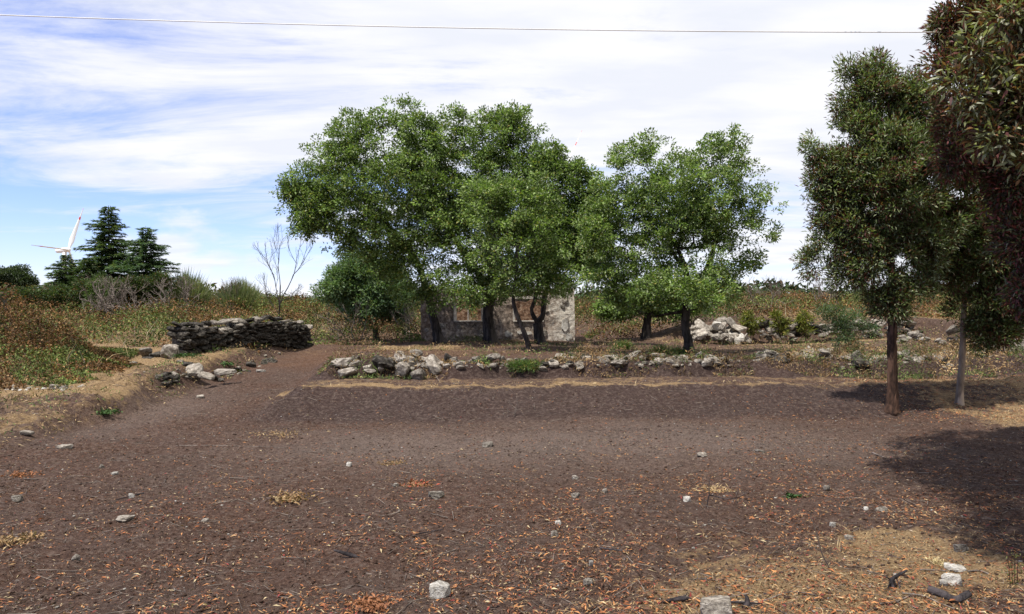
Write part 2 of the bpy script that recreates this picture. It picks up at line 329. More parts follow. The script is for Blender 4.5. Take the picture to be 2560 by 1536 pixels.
def leaf_cloud(P, Cn, per, rc, ln, wd, cols, w, r_, outward=.6, upw=.5, flat=.75, hang=0, clump=.35):
    n = len(P)*per; idx = np.repeat(np.arange(len(P)), per)
    off = unit(r_.normal(size=(n, 3)))*(r_.random((n, 1))**.5)*rc*(1+.5*(r_.random(len(P))[idx][:, None]-.5)); off[:, 2] *= flat
    Q = P[idx]+off
    D = unit(off)*.8+Cn[idx]*outward+r_.normal(size=(n, 3))*.55; D[:, 2] += upw*.4-hang
    Nn = np.array([0, 0, 1.])*1.0+r_.normal(size=(n, 3))*.6+unit(off)*.4
    V, Fc = leaves(Q, D, Nn, ln*(.7+.6*r_.random(n)), wd*(.7+.6*r_.random(n)))
    cl = (r_.random(len(P))-.5)[idx][:, None]; col = palette(n, cols, w, r_)*(1+cl*clump*2)
    return V, Fc, np.clip(col, 0, 1)
def tree(name, label, cat, trunk, trad, d, blobs, ncl, per, rc, ln, wd, cols, w, seed, group=None, bark=None, gap=.1, tip=.007, k=12, shell=.45, hang=0, upw=.5, extra=None, forks=(), dz=1.0, flat=.75, rough=.22, swell=1.0):
    """trunk: world polyline; blobs: crown lobes. -> thing > trunk, branches, crown"""
    r_ = np.random.default_rng(seed); base = Vector(trunk[0]); root = empty(name, base); tag(root, label, cat, group)
    rel = np.array(trunk)-np.array(base)
    P, Cn = blob_points(blobs, d, ncl, r_, shell, gap, dz, swell)
    nodes = [np.array(t) for t in trunk]; par = [-1]+list(range(len(trunk)-1)); rad = list(trad)
    path_tube('trunk', rel, trad, k, rough, bark, root, seed=seed, flare=.55)
    for fk in forks:
        s, pts, rr = fk; nodes += [np.array(p) for p in pts[1:]]; par += [s]+list(range(len(par), len(par)+len(pts)-2)); rad += list(rr[1:])
        path_tube('limb', np.array(pts)-np.array(base), rr, 9, rough, bark, root, seed=seed+3)
    A, pr, rd, nt_ = grow(nodes, par, rad, P, r_, tip=tip)
    i_ = np.arange(nt_, len(A)); V, Fc = tubes(A[pr[i_]]-np.array(base), A[i_]-np.array(base), np.minimum(rd[pr[i_]], rd[i_]*1.5), rd[i_], 5)
    link('branches', mesh_np('branches', V, Fc, smooth=True), bark, root)
    V, Fc, col = leaf_cloud(P-np.array(base), Cn, per, rc, ln, wd, cols, w, r_, hang=hang, upw=upw, flat=flat)
    if extra is not None:
        V2, F2, c2 = extra(P-np.array(base), Cn, r_); Fc = np.concatenate([Fc, F2+len(V)]); V = np.concatenate([V, V2]); col = np.concatenate([col, c2])
    link('crown', mesh_np('crown', V, Fc, col), M_leaf, root)
    return root
def tp(pts, d): return [tuple(at(x*K, y*K, d+(z if z else 0))) for x, y, z in pts]
def base_of(pts, d):
    q = tp(pts, d); b0 = q[0]; z = g1(b0[0], b0[1]); q[0] = (b0[0], b0[1], z-.08); return q
OW = [4, 4, 2.2, 3, .5]
tree('oak_tree', 'broad green oak with its crown sweeping left, on the leftmost thick trunk at the ruin', 'tree',
     base_of([(1062, 828, 0), (1052, 790, 0), (1043, 750, 0), (1030, 700, 0), (1010, 640, 0), (985, 590, 0)], 34.2), [.21, .18, .165, .15, .12, .09], 33,
     [(725, 438, 48, 40), (700, 470, 28, 22), (775, 540, 52, 40), (740, 545, 30, 26), (830, 575, 40, 24), (755, 490, 50, 30), (850, 355, 65, 66), (905, 440, 120, 95), (960, 290, 42, 42), (900, 300, 50, 28), (825, 330, 38, 30), (985, 262, 24, 26), (840, 520, 80, 50), (930, 560, 90, 60), (1000, 640, 80, 60), (1062, 716, 46, 34), (945, 625, 60, 45), (990, 705, 44, 40), (690, 450, 20, 18), (745, 500, 60, 60), (800, 410, 60, 60), (870, 600, 60, 34), (1010, 370, 60, 60)],
     2000, 34, .23, .11, .056, OAK, OW, 11, 'oaks in front of the ruined house', M_bark, swell=1.12, gap=.13, forks=[(4, tp([(1010, 640, 0), (950, 560, -.5), (880, 500, -1), (800, 480, -1.2)], 34.2), [.11, .085, .06, .03])])
tree('oak_tree', 'tall dark-trunked oak in the middle of the group, standing before the ruin', 'tree',
     base_of([(1187, 831, 0), (1182, 790, 0), (1180, 745, 0), (1192, 700, 0), (1188, 640, 0), (1180, 560, 0), (1170, 480, 0)], 33.2), [.235, .2, .2, .2, .16, .12, .08], 31.9,
     [(1010, 300, 50, 50), (1040, 350, 60, 66), (1120, 340, 85, 72), (1200, 340, 90, 72), (1250, 320, 52, 55), (1240, 290, 50, 26), (1110, 290, 30, 28), (1100, 470, 110, 100), (1180, 560, 140, 95), (1120, 640, 90, 75), (1170, 700, 60, 42), (1260, 430, 70, 70), (1125, 705, 44, 38, -1.5), (1060, 485, 66, 66), (1045, 560, 54, 60), (1000, 450, 80, 80), (1150, 430, 120, 90), (1215, 700, 34, 30), (1030, 560, 60, 60)],
     2300, 34, .23, .11, .056, OAK, OW, 12, 'oaks in front of the ruined house', M_bark, swell=1.12, gap=.13, dz=.75, forks=[(3, tp([(1192, 700, 0), (1240, 640, .3), (1260, 540, .5), (1255, 440, .4)], 33.2), [.15, .1, .07, .03]), (3, tp([(1192, 700, 0), (1140, 640, -.3), (1090, 560, -.5), (1060, 470, -.4)], 33.2), [.14, .1, .07, .03])])
tree('oak_tree', 'thin bent oak stem nearest the rubble row, leaning left in front of the window', 'tree',
     base_of([(1281, 850, 0), (1274, 825, 0), (1262, 792, 0), (1247, 755, 0), (1240, 722, 0), (1245, 670, 0), (1250, 600, 0)], 27.6), [.10, .085, .075, .07, .06, .05, .04], 27.8,
     [(1220, 510, 80, 66), (1250, 590, 100, 70), (1255, 682, 66, 36), (1325, 672, 60, 44), (1320, 650, 52, 46), (1180, 470, 60, 40), (1290, 480, 50, 50)],
     850, 34, .21, .10, .05, OAK, [5, 4, 3, 2, .4], 13, 'oaks in front of the ruined house', M_bark, swell=1.12, gap=.13, k=9)
tree('oak_tree', 'oak whose trunk forks low into two curved stems before the right half of the ruin', 'tree',
     base_of([(1308, 833, 0), (1302, 805, 0), (1298, 780, 0)], 32.6), [.20, .17, .15], 31.4,
     [(1310, 420, 62, 66), (1360, 440, 62, 60), (1330, 390, 40, 32), (1385, 555, 80, 80), (1330, 620, 80, 72), (1425, 480, 42, 58), (1440, 580, 40, 90), (1350, 695, 40, 24), (1410, 620, 50, 50), (1310, 530, 60, 70), (1395, 430, 34, 30)],
     1500, 34, .23, .11, .056, OAK, OW, 14, 'oaks in front of the ruined house', M_bark, swell=1.12, gap=.13, dz=.72,
     forks=[(2, tp([(1298, 780, 0), (1284, 752, 0), (1292, 722, 0), (1300, 680, 0), (1310, 600, 0), (1315, 500, 0)], 32.6), [.10, .08, .075, .07, .06, .04]), (2, tp([(1298, 780, 0), (1311, 760, 0), (1314, 725, 0), (1325, 680, 0), (1350, 600, 0), (1370, 500, 0)], 32.6), [.12, .11, .1, .09, .07, .04])])
tree('oak_tree', 'lone rounded oak standing apart on the right behind the rubble row', 'tree',
     base_of([(1664, 857, 0), (1662, 825, 0), (1655, 790, 0), (1657, 750, 0), (1662, 700, 0), (1655, 650, 0), (1640, 610, 0)], 26.6), [.17, .14, .125, .125, .11, .09, .06], 26.6,
     [(1545, 395, 66, 62), (1555, 345, 28, 26), (1600, 375, 40, 26), (1690, 390, 66, 50), (1770, 365, 30, 50), (1730, 350, 30, 24), (1490, 385, 26, 26), (1620, 460, 120, 75), (1780, 450, 72, 55), (1830, 500, 45, 45), (1840, 560, 38, 26), (1770, 560, 60, 36), (1520, 550, 90, 80), (1650, 570, 100, 50), (1470, 640, 70, 66), (1560, 690, 100, 52), (1680, 705, 90, 42), (1770, 655, 48, 40), (1500, 735, 60, 24), (1590, 610, 80, 60), (1650, 705, 110, 44, -1.3), (1700, 640, 60, 40, -1), (1600, 720, 70, 32, -1), (1740, 700, 60, 36), (1450, 690, 50, 50), (1440, 570, 46, 80), (1465, 480, 40, 50), (1430, 640, 40, 50), (1660, 500, 120, 80), (1820, 625, 24, 18)],
     2500, 30, .19, .095, .048, OAK, [5, 4, 3.2, 2, .5], 15, None, M_bark, gap=.12, swell=1.1,
     forks=[(4, tp([(1662, 700, 0), (1700, 665, 0), (1718, 620, 0), (1735, 560, 0), (1770, 490, 0)], 26.6), [.10, .085, .07, .05, .03]), (5, tp([(1655, 650, 0), (1620, 600, .3), (1600, 530, .4), (1570, 450, .4)], 26.6), [.07, .06, .045, .025]), (3, tp([(1657, 752, 0), (1620, 757, 0), (1580, 765, 0)], 26.6), [.05, .04, .02])])
tree('oak_tree', 'small shaded oak with a leaning trunk behind the lone oak, left of the pale rubble', 'tree',
     base_of([(1560, 815, 0), (1562, 780, 0), (1570, 740, 0), (1575, 700, 0)], 36), [.2, .17, .14, .1], 36,
     [(1560, 700, 60, 40), (1500, 740, 60, 28), (1620, 740, 60, 28)], 120, 110, .4, .13, .075, OAK, [2, 4, 1, 4, .3], 16, None, M_bark, k=9)
# blue-green acacia left of the house
ACA = [(.14, .21, .10), (.10, .165, .08), (.20, .26, .14), (.16, .19, .06)]
tree('acacia_tree', 'dense bluish green acacia bush left of the ruined house', 'tree',
     base_of([(910, 812, 0), (905, 780, 0), (895, 730, 0), (890, 680, 0)], 38), [.12, .1, .08, .05], 38,
     [(830, 690, 40, 60), (880, 690, 60, 75), (930, 700, 55, 70), (850, 650, 35, 30), (900, 745, 60, 35), (970, 730, 40, 50), (790, 705, 24, 26), (860, 620, 30, 25)], 330, 130, .42, .16, .05, ACA, [4, 3, 2, 1], 17, None, M_bark, gap=.2, shell=.35, k=8)
# eucalypts on the right
EUC = [(.19, .22, .10), (.11, .155, .052), (.27, .29, .18), (.055, .075, .026), (.16, .085, .04), (.09, .032, .028)]
def red_bits(frac, nn):
    def f(P, Cn, r_):
        q = r_.random(len(P)) < frac; Pq = P[q]; Cq = Cn[q]
        return leaf_cloud(Pq, Cq, nn, .26, .09, .02, [(.10, .026, .024), (.055, .018, .018), (.15, .06, .035)], [3, 2, 1], r_, clump=.2)
    return f
ta = onground(2230, 1030); tb = onground(2398, 1008)
def eb(px, py, top, dd, base):
    q = [tuple(at(px+(a*K), y*K, dd)) for a, y in top]; q.insert(0, (base[0], base[1], g1(*base)-.06)); return q
da, db = ta[1], tb[1]
tree('eucalyptus_tree', 'young eucalypt with brown flaky trunk, left one of the pair on the bank', 'tree',
     eb(2230, 1030, [(2, 930), (0, 840), (2, 760), (0, 680), (-6, 600), (-25, 500), (-40, 400), (-60, 280), (-70, 200)], da, ta), [.115, .1, .095, .09, .08, .07, .06, .05, .035, .02], da,
     [(2140, 430, 80, 170), (2060, 480, 50, 90), (2150, 730, 62, 46), (2105, 215, 66, 72), (2070, 260, 56, 60), (2165, 230, 50, 50), (2190, 330, 90, 100), (2140, 300, 80, 80), (1972, 345, 28, 50), (1990, 400, 36, 45), (2070, 400, 84, 90), (2160, 480, 120, 100), (1985, 490, 36, 34), (2060, 520, 80, 70), (2005, 600, 50, 50), (1965, 630, 36, 50), (2100, 640, 84, 78), (2200, 610, 84, 90), (2030, 440, 62, 60), (2075, 330, 70, 60), (1975, 440, 24, 40), (1990, 545, 34, 26), (2045, 170, 26, 26), (2120, 160, 40, 26), (2130, 715, 60, 34), (2040, 670, 50, 34), (2215, 690, 60, 44), (2230, 420, 90, 120), (2240, 560, 90, 100), (2215, 250, 60, 80), (2050, 330, 50, 60), (2090, 560, 90, 70)],
     2600, 46, .19, .11, .026, EUC, [4, 4, 3, 2, 1.6, 1.2], 21, 'eucalypts on the leafy bank', M_barkb, gap=.17, shell=.5, extra=red_bits(.18, 36), flat=.95, upw=.7, dz=.8)
tree('eucalyptus_tree', 'eucalypt with smooth pale slim trunk, the right one of the pair on the bank', 'tree',
     eb(2398, 1008, [(3, 930), (8, 850), (10, 770), (14, 700), (16, 600), (16, 480), (10, 380)], db, tb), [.085, .075, .068, .062, .055, .05, .04, .02], db,
     [(2300, 400, 90, 90), (2400, 400, 100, 120), (2340, 520, 120, 90), (2440, 560, 90, 110), (2320, 650, 90, 66), (2420, 690, 80, 60), (2350, 745, 60, 34), (2250, 480, 60, 70), (2470, 640, 60, 80), (2395, 800, 66, 44), (2330, 770, 40, 26), (2430, 790, 46, 50), (2390, 740, 90, 50), (2360, 300, 70, 70), (2300, 560, 90, 100), (2380, 620, 120, 90), (2450, 480, 70, 110), (2270, 640, 60, 60), (2450, 760, 50, 40)],
     2200, 58, .22, .11, .028, EUC, [2, 4, 1.2, 4, 1.8, 1.6], 22, 'eucalypts on the leafy bank', M_barkp, gap=.13, shell=.6, extra=red_bits(.28, 36), k=10, rough=.06, flat=.95, upw=.6, dz=.9)
tree('eucalyptus_tree', 'dark reddish eucalypt crown rising past the upper right corner behind the pale leaves', 'tree',
     [(11.0, 14.2, .3), (10.9, 14.2, 2.5), (10.6, 14.1, 4.5), (10.2, 14, 6.5), (9.8, 14, 8.5)], [.13, .11, .1, .08, .05], 14,
     [(2360, 60, 75, 90), (2310, 40, 50, 70), (2290, 170, 50, 60), (2330, 280, 70, 80), (2300, 380, 50, 60), (2440, 420, 60, 90), (2420, 150, 90, 80), (2330, 170, 45, 55), (2290, 90, 34, 40), (2450, 30, 90, 90), (2400, 250, 70, 60), (2470, 330, 50, 90), (2560, 200, 90, 160), (2480, -80, 200, 100), (2470, 430, 60, 70), (2480, 560, 70, 100), (2530, 690, 66, 90), (2460, 680, 46, 60), (2380, 350, 60, 50)],
     1500, 60, .24, .10, .030, [(.13, .05, .048), (.22, .065, .06), (.11, .12, .055), (.05, .045, .028), (.22, .2, .13)], [3, 2.6, 3, 3, 1], 23, None, M_barkb, gap=.1, flat=.95, k=9)
tree('eucalyptus_tree', 'pale leaved eucalypt branches hanging in closest to the camera at the upper right edge', 'tree',
     [(11.4, 9.6, .0), (11.2, 9.6, 2.5), (10.4, 9.4, 4.6), (9.0, 8.4, 6.0), (6.4, 7.0, 6.3)], [.17, .15, .13, .1, .07], 5.8,
     [(2420, 190, 50, 50), (2450, 260, 60, 70), (2470, 110, 50, 50), (2400, 330, 36, 26), (2480, 370, 40, 50), (2520, 230, 60, 150), (2360, 245, 34, 30), (2350, 130, 34, 22), (2425, 440, 50, 26), (2310, 190, 20, 14), (2440, 40, 60, 30)],
     420, 26, .13, .075, .020, [(.26, .27, .16), (.15, .16, .07), (.34, .34, .24), (.09, .055, .03), (.18, .09, .045), (.12, .04, .035)], [3, 3, 1.6, 3, 2, 1.4], 24, None, M_barkb, gap=.05, flat=1, upw=.2, k=9, tip=.0025)
# upper crown of that same near tree: it overhangs the field above the frame and throws the shade on the right
r_ = np.random.default_rng(31); nearT = bpy.data.objects['eucalyptus_tree.003']; bo = np.array(nearT.location)
cc = np.array([[4.9, 10.7, 8.9, 2.2, 2.5, 1.2], [4.0, 7.7, 8.6, 1.9, 2.0, 1.3], [6.6, 8.6, 8.6, 2.4, 2.6, 1.5], [7.6, 11.2, 8.9, 2.0, 2.2, 1.3], [4.4, 6.0, 8.0, 1.5, 1.2, .9], [3.4, 9.4, 8.9, 1.3, 1.6, 1.0], [2.6, 6.1, 8.0, 1.3, 1.1, .8]])
kk = r_.choice(7, 1300, p=[.24, .19, .2, .12, .1, .07, .08]); vv = unit(r_.normal(size=(1300, 3)))*(r_.random((1300, 1))**.4); PP = cc[kk, :3]+vv*cc[kk, 3:]
A, pr, rd, nt_ = grow([(11.2, 9.6, 2.5), (10.4, 9.6, 4.6), (9.2, 9.5, 6.2), (7.5, 9.8, 7.8)], [-1, 0, 1, 2], [.15, .13, .1, .07], PP, r_)
i_ = np.arange(nt_, len(A)); V, Fc = tubes(A[pr[i_]]-bo, A[i_]-bo, np.minimum(rd[pr[i_]], rd[i_]*1.5), rd[i_], 5)
link('branches', mesh_np('branches', V, Fc, smooth=True), M_barkb, nearT)
V, Fc, col = leaf_cloud(PP-bo, vv, 60, .34, .15, .042, [(.13, .14, .062), (.08, .1, .04), (.19, .2, .11)], [3, 3, 1], r_, flat=1)
link('crown', mesh_np('crown', V, Fc, col), M_leaf, nearT)

# ---------------------------------------------------------------- conifers, bushes, dead trees
def conifer(label, px, py_top, py_base, halfw, d, seed, cols, wts, dens=1.0, droop=.15):
    r_ = np.random.default_rng(seed); x, yy = (px*K-HX)/F*d, d; z0 = g1(x, yy)-.1; ztop = EYE-(py_top*K-HY)/F*d; H = ztop-z0; Rm = halfw*K/F*d
    root = empty('conifer_tree', (x, yy, z0)); tag(root, label, 'tree', 'conifers on the scrub hillside')
    path_tube('trunk', [(0, 0, 0), (.03, 0, H*.5), (0, 0, H)], [.16, .09, .012], 8, .1, M_bark, root, seed=seed)
    P = []; D = []; T0 = []; T1 = []; rr = []
    z = H*.08
    while z < H*.985:
        f = z/H; Lb = Rm*(.06+(1-f)**.9)*(.9+.25*math.sin(z*5+seed)); nb = max(5, int(12*(1-f)+5)); a0 = r_.random()*6
        for b_ in range(nb):
            a = a0+b_*2*math.pi/nb+r_.normal()*.2; ln = Lb*(.35+.95*r_.random()**1.3); zj = r_.normal()*.12*(1-f); dr = np.array([math.cos(a), math.sin(a), 0])
            lift = .35*(f-.3)
            p0 = np.array([0, 0, z+zj]); n = max(3, int(ln/.09)); prev = p0
            for q in range(1, n+1):
                t = q/n; p = p0+dr*ln*t+np.array([0, 0, ln*(lift*t-droop*t*t+.10*max(0, t-.7))])
                if q % 3 == 0 or q == n: T0.append(prev); T1.append(p); rr.append(.02*(1-t)+.004); prev = p
                if t > .18:
                    m_ = int(8*dens)
                    for _ in range(m_):
                        sd_ = np.array([-dr[1], dr[0], 0])*r_.choice([-1, 1]); P.append(p+r_.normal(size=3)*.02); D.append(dr*.75+sd_*r_.random()*1.1+np.array([0, 0, r_.normal()*.22-.05]))
        z += .13+.07*(1-f)
    P = np.array(P); D = np.array(D); n = len(P)
    V, Fc = leaves(P, D, np.array([0, 0, 1.])+r_.normal(size=(n, 3))*.35, (.17+.15*r_.random(n))*(1+.4*(1-P[:, 2]/H)), .055, 0, .15)
    link('crown', mesh_np('crown', V, Fc, palette(n, cols, wts, r_, .3)), M_leaf, root)
    V, Fc = tubes(T0, T1, np.array(rr)*1.1, rr, 4); link('branches', mesh_np('branches', V, Fc), M_bark, root)
    return root
CON = [(.085, .13, .05), (.045, .075, .032), (.15, .19, .06), (.18, .15, .05)]
conifer('tallest dark conifer, its pointed top standing clear against the sky', 262, 496, 725, 118, 58, 41, CON, [4, 4, 1.6, .3])
conifer('second conifer with blue-tipped spire, right of the tallest one', 352, 546, 730, 118, 55, 42, [(.075, .125, .06), (.045, .08, .042), (.13, .18, .075), (.13, .13, .04)], [4, 3, 2, .3])
conifer('short broad conifer in front of the wind turbine tower', 158, 612, 730, 84, 56, 43, CON, [4, 4, 1.2, .5])
conifer('small squat conifer between the turbine and the tallest conifer', 212, 618, 740, 84, 52, 44, [(.055, .085, .030), (.035, .058, .022), (.09, .115, .04), (.11, .085, .03)], [4, 4, 1.2, .5], droop=.1)

def bushy(name, label, cat, blobs, d, ncl, per, rc, ln, wd, cols, w, seed, group=None, bark=None, px=None, shell=.4, gap=.1, hang=0, mat_=None, upw=.5):
    r_ = np.random.default_rng(seed); x0 = blobs[0][0] if px is None else px
    x = (x0*K-HX)/F*d; z0 = g1(x, d)-.05; root = empty(name, (x, d, z0)); tag(root, label, cat, group)
    P, Cn = blob_points(blobs, d, ncl, r_, shell, gap); P[:, 2] = np.maximum(P[:, 2], z0+.1); b0 = np.array([x, d, z0])
    A, pr, rd, nt_ = grow([b0, b0+[0, 0, .12]], [-1, 0], [.05, .04], P, r_, tip=.004)
    i_ = np.arange(1, len(A)); V, Fc = tubes(A[pr[i_]]-b0, A[i_]-b0, rd[i_]*1.1, rd[i_], 4)
    link('stem', mesh_np('stem', V, Fc), bark or M_bark, root)
    V, Fc, col = leaf_cloud(P-b0, Cn, per, rc, ln, wd, cols, w, r_, hang=hang, upw=upw)
    link('foliage', mesh_np('foliage', V, Fc, col), mat_ or M_leaf, root); return root
bushy('round_tree', 'rounded grey-green small tree at the far left edge beyond the brambles', 'tree', [(35, 672, 42, 30), (10, 680, 34, 32), (58, 684, 26, 22)], 60, 120, 110, .42, .15, .08, [(.06, .085, .045), (.04, .06, .03), (.10, .12, .07)], [3, 3, 2], 51, px=30)
bushy('low_bush', 'low dark green bush at the foot of the conifers', 'shrub', [(60, 715, 60, 16), (130, 715, 60, 26), (235, 705, 60, 34), (320, 700, 60, 30), (390, 690, 50, 26)], 50, 240, 100, .4, .13, .07, [(.06, .09, .03), (.04, .06, .022), (.11, .075, .03)], [3, 3, 1.5], 52, px=150)
bushy('low_bush', 'yellow-green juniper-like bush under the second conifer', 'shrub', [(255, 705, 40, 35), (240, 735, 30, 20)], 49, 80, 110, .36, .15, .035, [(.085, .125, .03), (.055, .085, .025)], [3, 2], 53, px=250)
def broom(label, px, py_base, w_px, h_px, d, seed, cols, wts, n=2600, lean=0):
    r_ = np.random.default_rng(seed); x = (px*K-HX)/F*d; z0 = g1(x, d)-.05; root = empty('broom_shrub', (x, d, z0)); tag(root, label, 'shrub', 'broom shrubs on the skyline')
    W_ = w_px*K/F*d/2; H_ = EYE-(( py_base-h_px)*K-HY)/F*d - z0
    a = r_.random(n)*2*np.pi; rr = r_.random(n)**.6; tx = np.cos(a)*rr*W_+lean*rr; ty = np.sin(a)*rr*W_; tz = H_*np.sqrt(np.clip(1-rr**2*.75, 0, 1))*(.75+.3*r_.random(n))
    Tt = np.stack([tx, ty, tz], 1); f = r_.random((n, 1))*.5+.35; P = Tt*f+r_.normal(size=(n, 3))*.04; D = unit(Tt)+np.array([0, 0, .35])+r_.normal(size=(n, 3))*.18
    V, Fc = leaves(P, D, r_.normal(size=(n, 3)), (.5+.5*r_.random(n))*H_*.33, .028, 0, .06)
    link('foliage', mesh_np('foliage', V, Fc, palette(n, cols, wts, r_, .3)), M_leaf, root)
    k = r_.choice(n, 60); V, Fc = tubes(np.zeros((60, 3))+r_.normal(size=(60, 3))*[.1, .1, 0], Tt[k]*.85, np.full(60, .02), np.full(60, .005), 4)
    link('stem', mesh_np('stem', V, Fc), M_dead, root); return root
BR = [(.16, .19, .09), (.11, .14, .07), (.23, .24, .13), (.2, .15, .08)]
broom('wispy grey-green broom leaning right beside the conifers', 448, 728, 105, 72, 52, 61, BR, [3, 3, 2, 1], 4200, .5)
broom('feathery broom standing alone on the skyline left of the dead tree', 580, 738, 120, 64, 50, 62, BR, [3, 3, 2, .6], 4600)
def bare(name, label, cat, base, pts_d, seed, spread, depth=5, r0=.07, L0=1.2, mat_=None, group=None, n0=2, upb=.35, shrink=.76):
    """leafless tree built by repeated forking"""
    r_ = np.random.default_rng(seed); root = empty(name, base); tag(root, label, cat, group); P0 = []; P1 = []; Ra = []; Rb = []
    def rec(p, d_, r, ln, k):
        d_ = unit(d_); q = p
        for s in range(3):
            d2 = unit(d_+r_.normal(size=3)*.14+np.array([0, 0, .05])); e_ = q+d2*ln/3; P0.append(q); P1.append(e_); Ra.append(r*(1-s*.1)); Rb.append(r*(1-(s+1)*.1)); q = e_; d_ = d2
            if k > 0 and s < 2 and r_.random() < .75: rec(q, d_+r_.normal(size=3)*spread*1.3, r*.45, ln*.55, max(0, k-2))
        if k > 0:
            for _ in range(n0): rec(q, d_+r_.normal(size=3)*spread+np.array([0, 0, upb*.3]), r*.68, ln*shrink, k-1)
    for p, d_, r, ln, k in pts_d: rec(np.array(p, float), np.array(d_, float), r, ln, k)
    V, Fc = tubes(P0, P1, Ra, Rb, 5); link('branches', mesh_np('branches', V, Fc, smooth=True), mat_ or M_dead, root); return root
dd = 42; bx = (672*K-HX)/F*dd; bz = g1(bx, dd); sc_ = K/F*dd
t = bare('dead_tree', 'leafless dead tree with a thin forked black trunk on the skyline', 'tree', (bx, dd, bz-.1),
     [((-.02, 0, 1.0), (-.6, .1, .6), .018, .8, 4), ((.05, 0, 1.4), (-.2, .1, 1), .026, 1.15, 5), ((.1, 0, 1.4), (.12, -.1, 1), .03, 1.3, 5), ((.1, 0, 1.5), (.9, 0, .3), .02, .55, 4), ((.1, 0, 2.2), (.1, 0, 1), .022, 1.1, 5)], 71, .36, mat_=M_bark, shrink=.7, upb=1.1)
path_tube('trunk', [(0, 0, 0), (.02, 0, .6), (.07, 0, 1.4), (.1, 0, 2.3)], [.065, .05, .04, .026], 8, .1, M_bark, t)
dd = 49; bx = (558*K-HX)/F*dd
bare('bare_shrub', 'thin leafless shrub with curled tips rising out of the broom', 'shrub', (bx, dd, g1(bx, dd)), [((0, 0, .2), (0, 0, 1), .03, .8, 4), ((.1, 0, .2), (.15, 0, 1), .03, .8, 4), ((0, .1, .3), (-.1, 0, 1), .025, .7, 4)], 72, .3)
for j, (px, py, w_, s_) in enumerate([(330, 742, 2.2, 81), (420, 738, 2.0, 82), (265, 748, 1.6, 83)]):
    dd = 46; bx = (px*K-HX)/F*dd; bz = g1(bx, dd)
    bare('dead_brush', ['tangled grey dead branches in the middle below the second conifer', 'grey dead branches on the right end of the brush under the broom', 'curved bleached dead branch tangle at the left of the brush'][j], 'brush', (bx, dd, bz+.35),
         [((r_.normal()*.6, r_.normal()*.3, .1), (r_.normal(), r_.normal()*.4, .7), .045, .8, 4) for _ in range(7)], s_, .6, group='dead brush piled below the conifers')
for j, (px, py, d_, s_, n_, lab) in enumerate([(1860, 745, 42, 84, 6, 'bleached arching twigs above the rusty bracken, left of the eucalypt crown'), (2010, 725, 40, 85, 7, 'pale leafless shrub half behind the left eucalypt crown'), (850, 790, 35, 86, 4, 'thin bleached stems leaning left beside the acacia bush'), (1000, 760, 36.5, 87, 4, 'dry arching twigs between the acacia bush and the ruin wall')]):
    x = (px*K-HX)/F*d_; bz = g1(x, d_)
    bare('bare_shrub', lab, 'shrub', (x, d_, bz), [((r_.normal()*.3, r_.normal()*.2, .1), (r_.normal()*.5, r_.normal()*.3, 1), .02, .6, 4) for _ in range(n_)], s_, .45)
# saplings and ferns on the right
bushy('acacia_sapling', 'bluish leafy sapling on the bank left of the brown eucalypt trunk', 'shrub', [(2020, 758, 26, 18), (2050, 780, 40, 22), (2000, 778, 16, 12), (2085, 765, 22, 26), (2040, 812, 34, 24), (2095, 800, 16, 18), (2060, 840, 22, 10), (1990, 752, 8, 12)], 27, 120, 34, .22, .13, .024, [(.07, .115, .06), (.09, .125, .04), (.13, .16, .09)], [3, 3, 1.5], 54, px=2045, upw=.8)
YG = [(.16, .17, .03), (.10, .12, .028), (.20, .16, .04)]
for j, (px, py, lab) in enumerate([(1812, 775, 'yellow-green leafy shoot at the right end of the pale rubble heap'), (1880, 778, 'middle yellow-green shoot above the rubble wall'), (1945, 780, 'third yellow-green shoot, nearest the bluish sapling')]):
    bushy('leafy_shoot', lab, 'plant', [(px, py-6, 14, 16), (px-14, py+2, 10, 8), (px+16, py+4, 12, 8), (px+4, py+18, 12, 12), (px-8, py-16, 5, 8)], 34.0, 34, 24, .16, .17, .04, YG, [3, 2, 1], 90+j, 'yellow-green shoots above the rubble wall', px=px)
for j, (px, py, w_, h_, lab) in enumerate([(1485, 836, 42, 6, 'bright green weed patch in the sun left of the lone oak trunk'), (1612, 850, 40, 8, 'dark green weed patch in shade touching the lone oak trunk'), (1268, 886, 44, 6, 'leafy green weed standing among the rubble stones in front of the bent oak'), (1130, 818, 50, 5, 'thin strip of green weeds along the foot of the ruin wall')]):
    d_ = onground(px*K, (py+h_)*K)[1]
    bushy('weed_clump', lab, 'plant', [(px, py, w_, h_), (px-w_*.4, py+2, w_*.5, h_*.8), (px+w_*.4, py+2, w_*.5, h_*.8)], d_, 60, 34, .18, .10, .018, [(.08, .14, .035), (.06, .10, .028), (.17, .19, .06), (.22, .15, .06)], [3, 2, 1.4, .8], 100+j, px=px, shell=.8, upw=1.4)

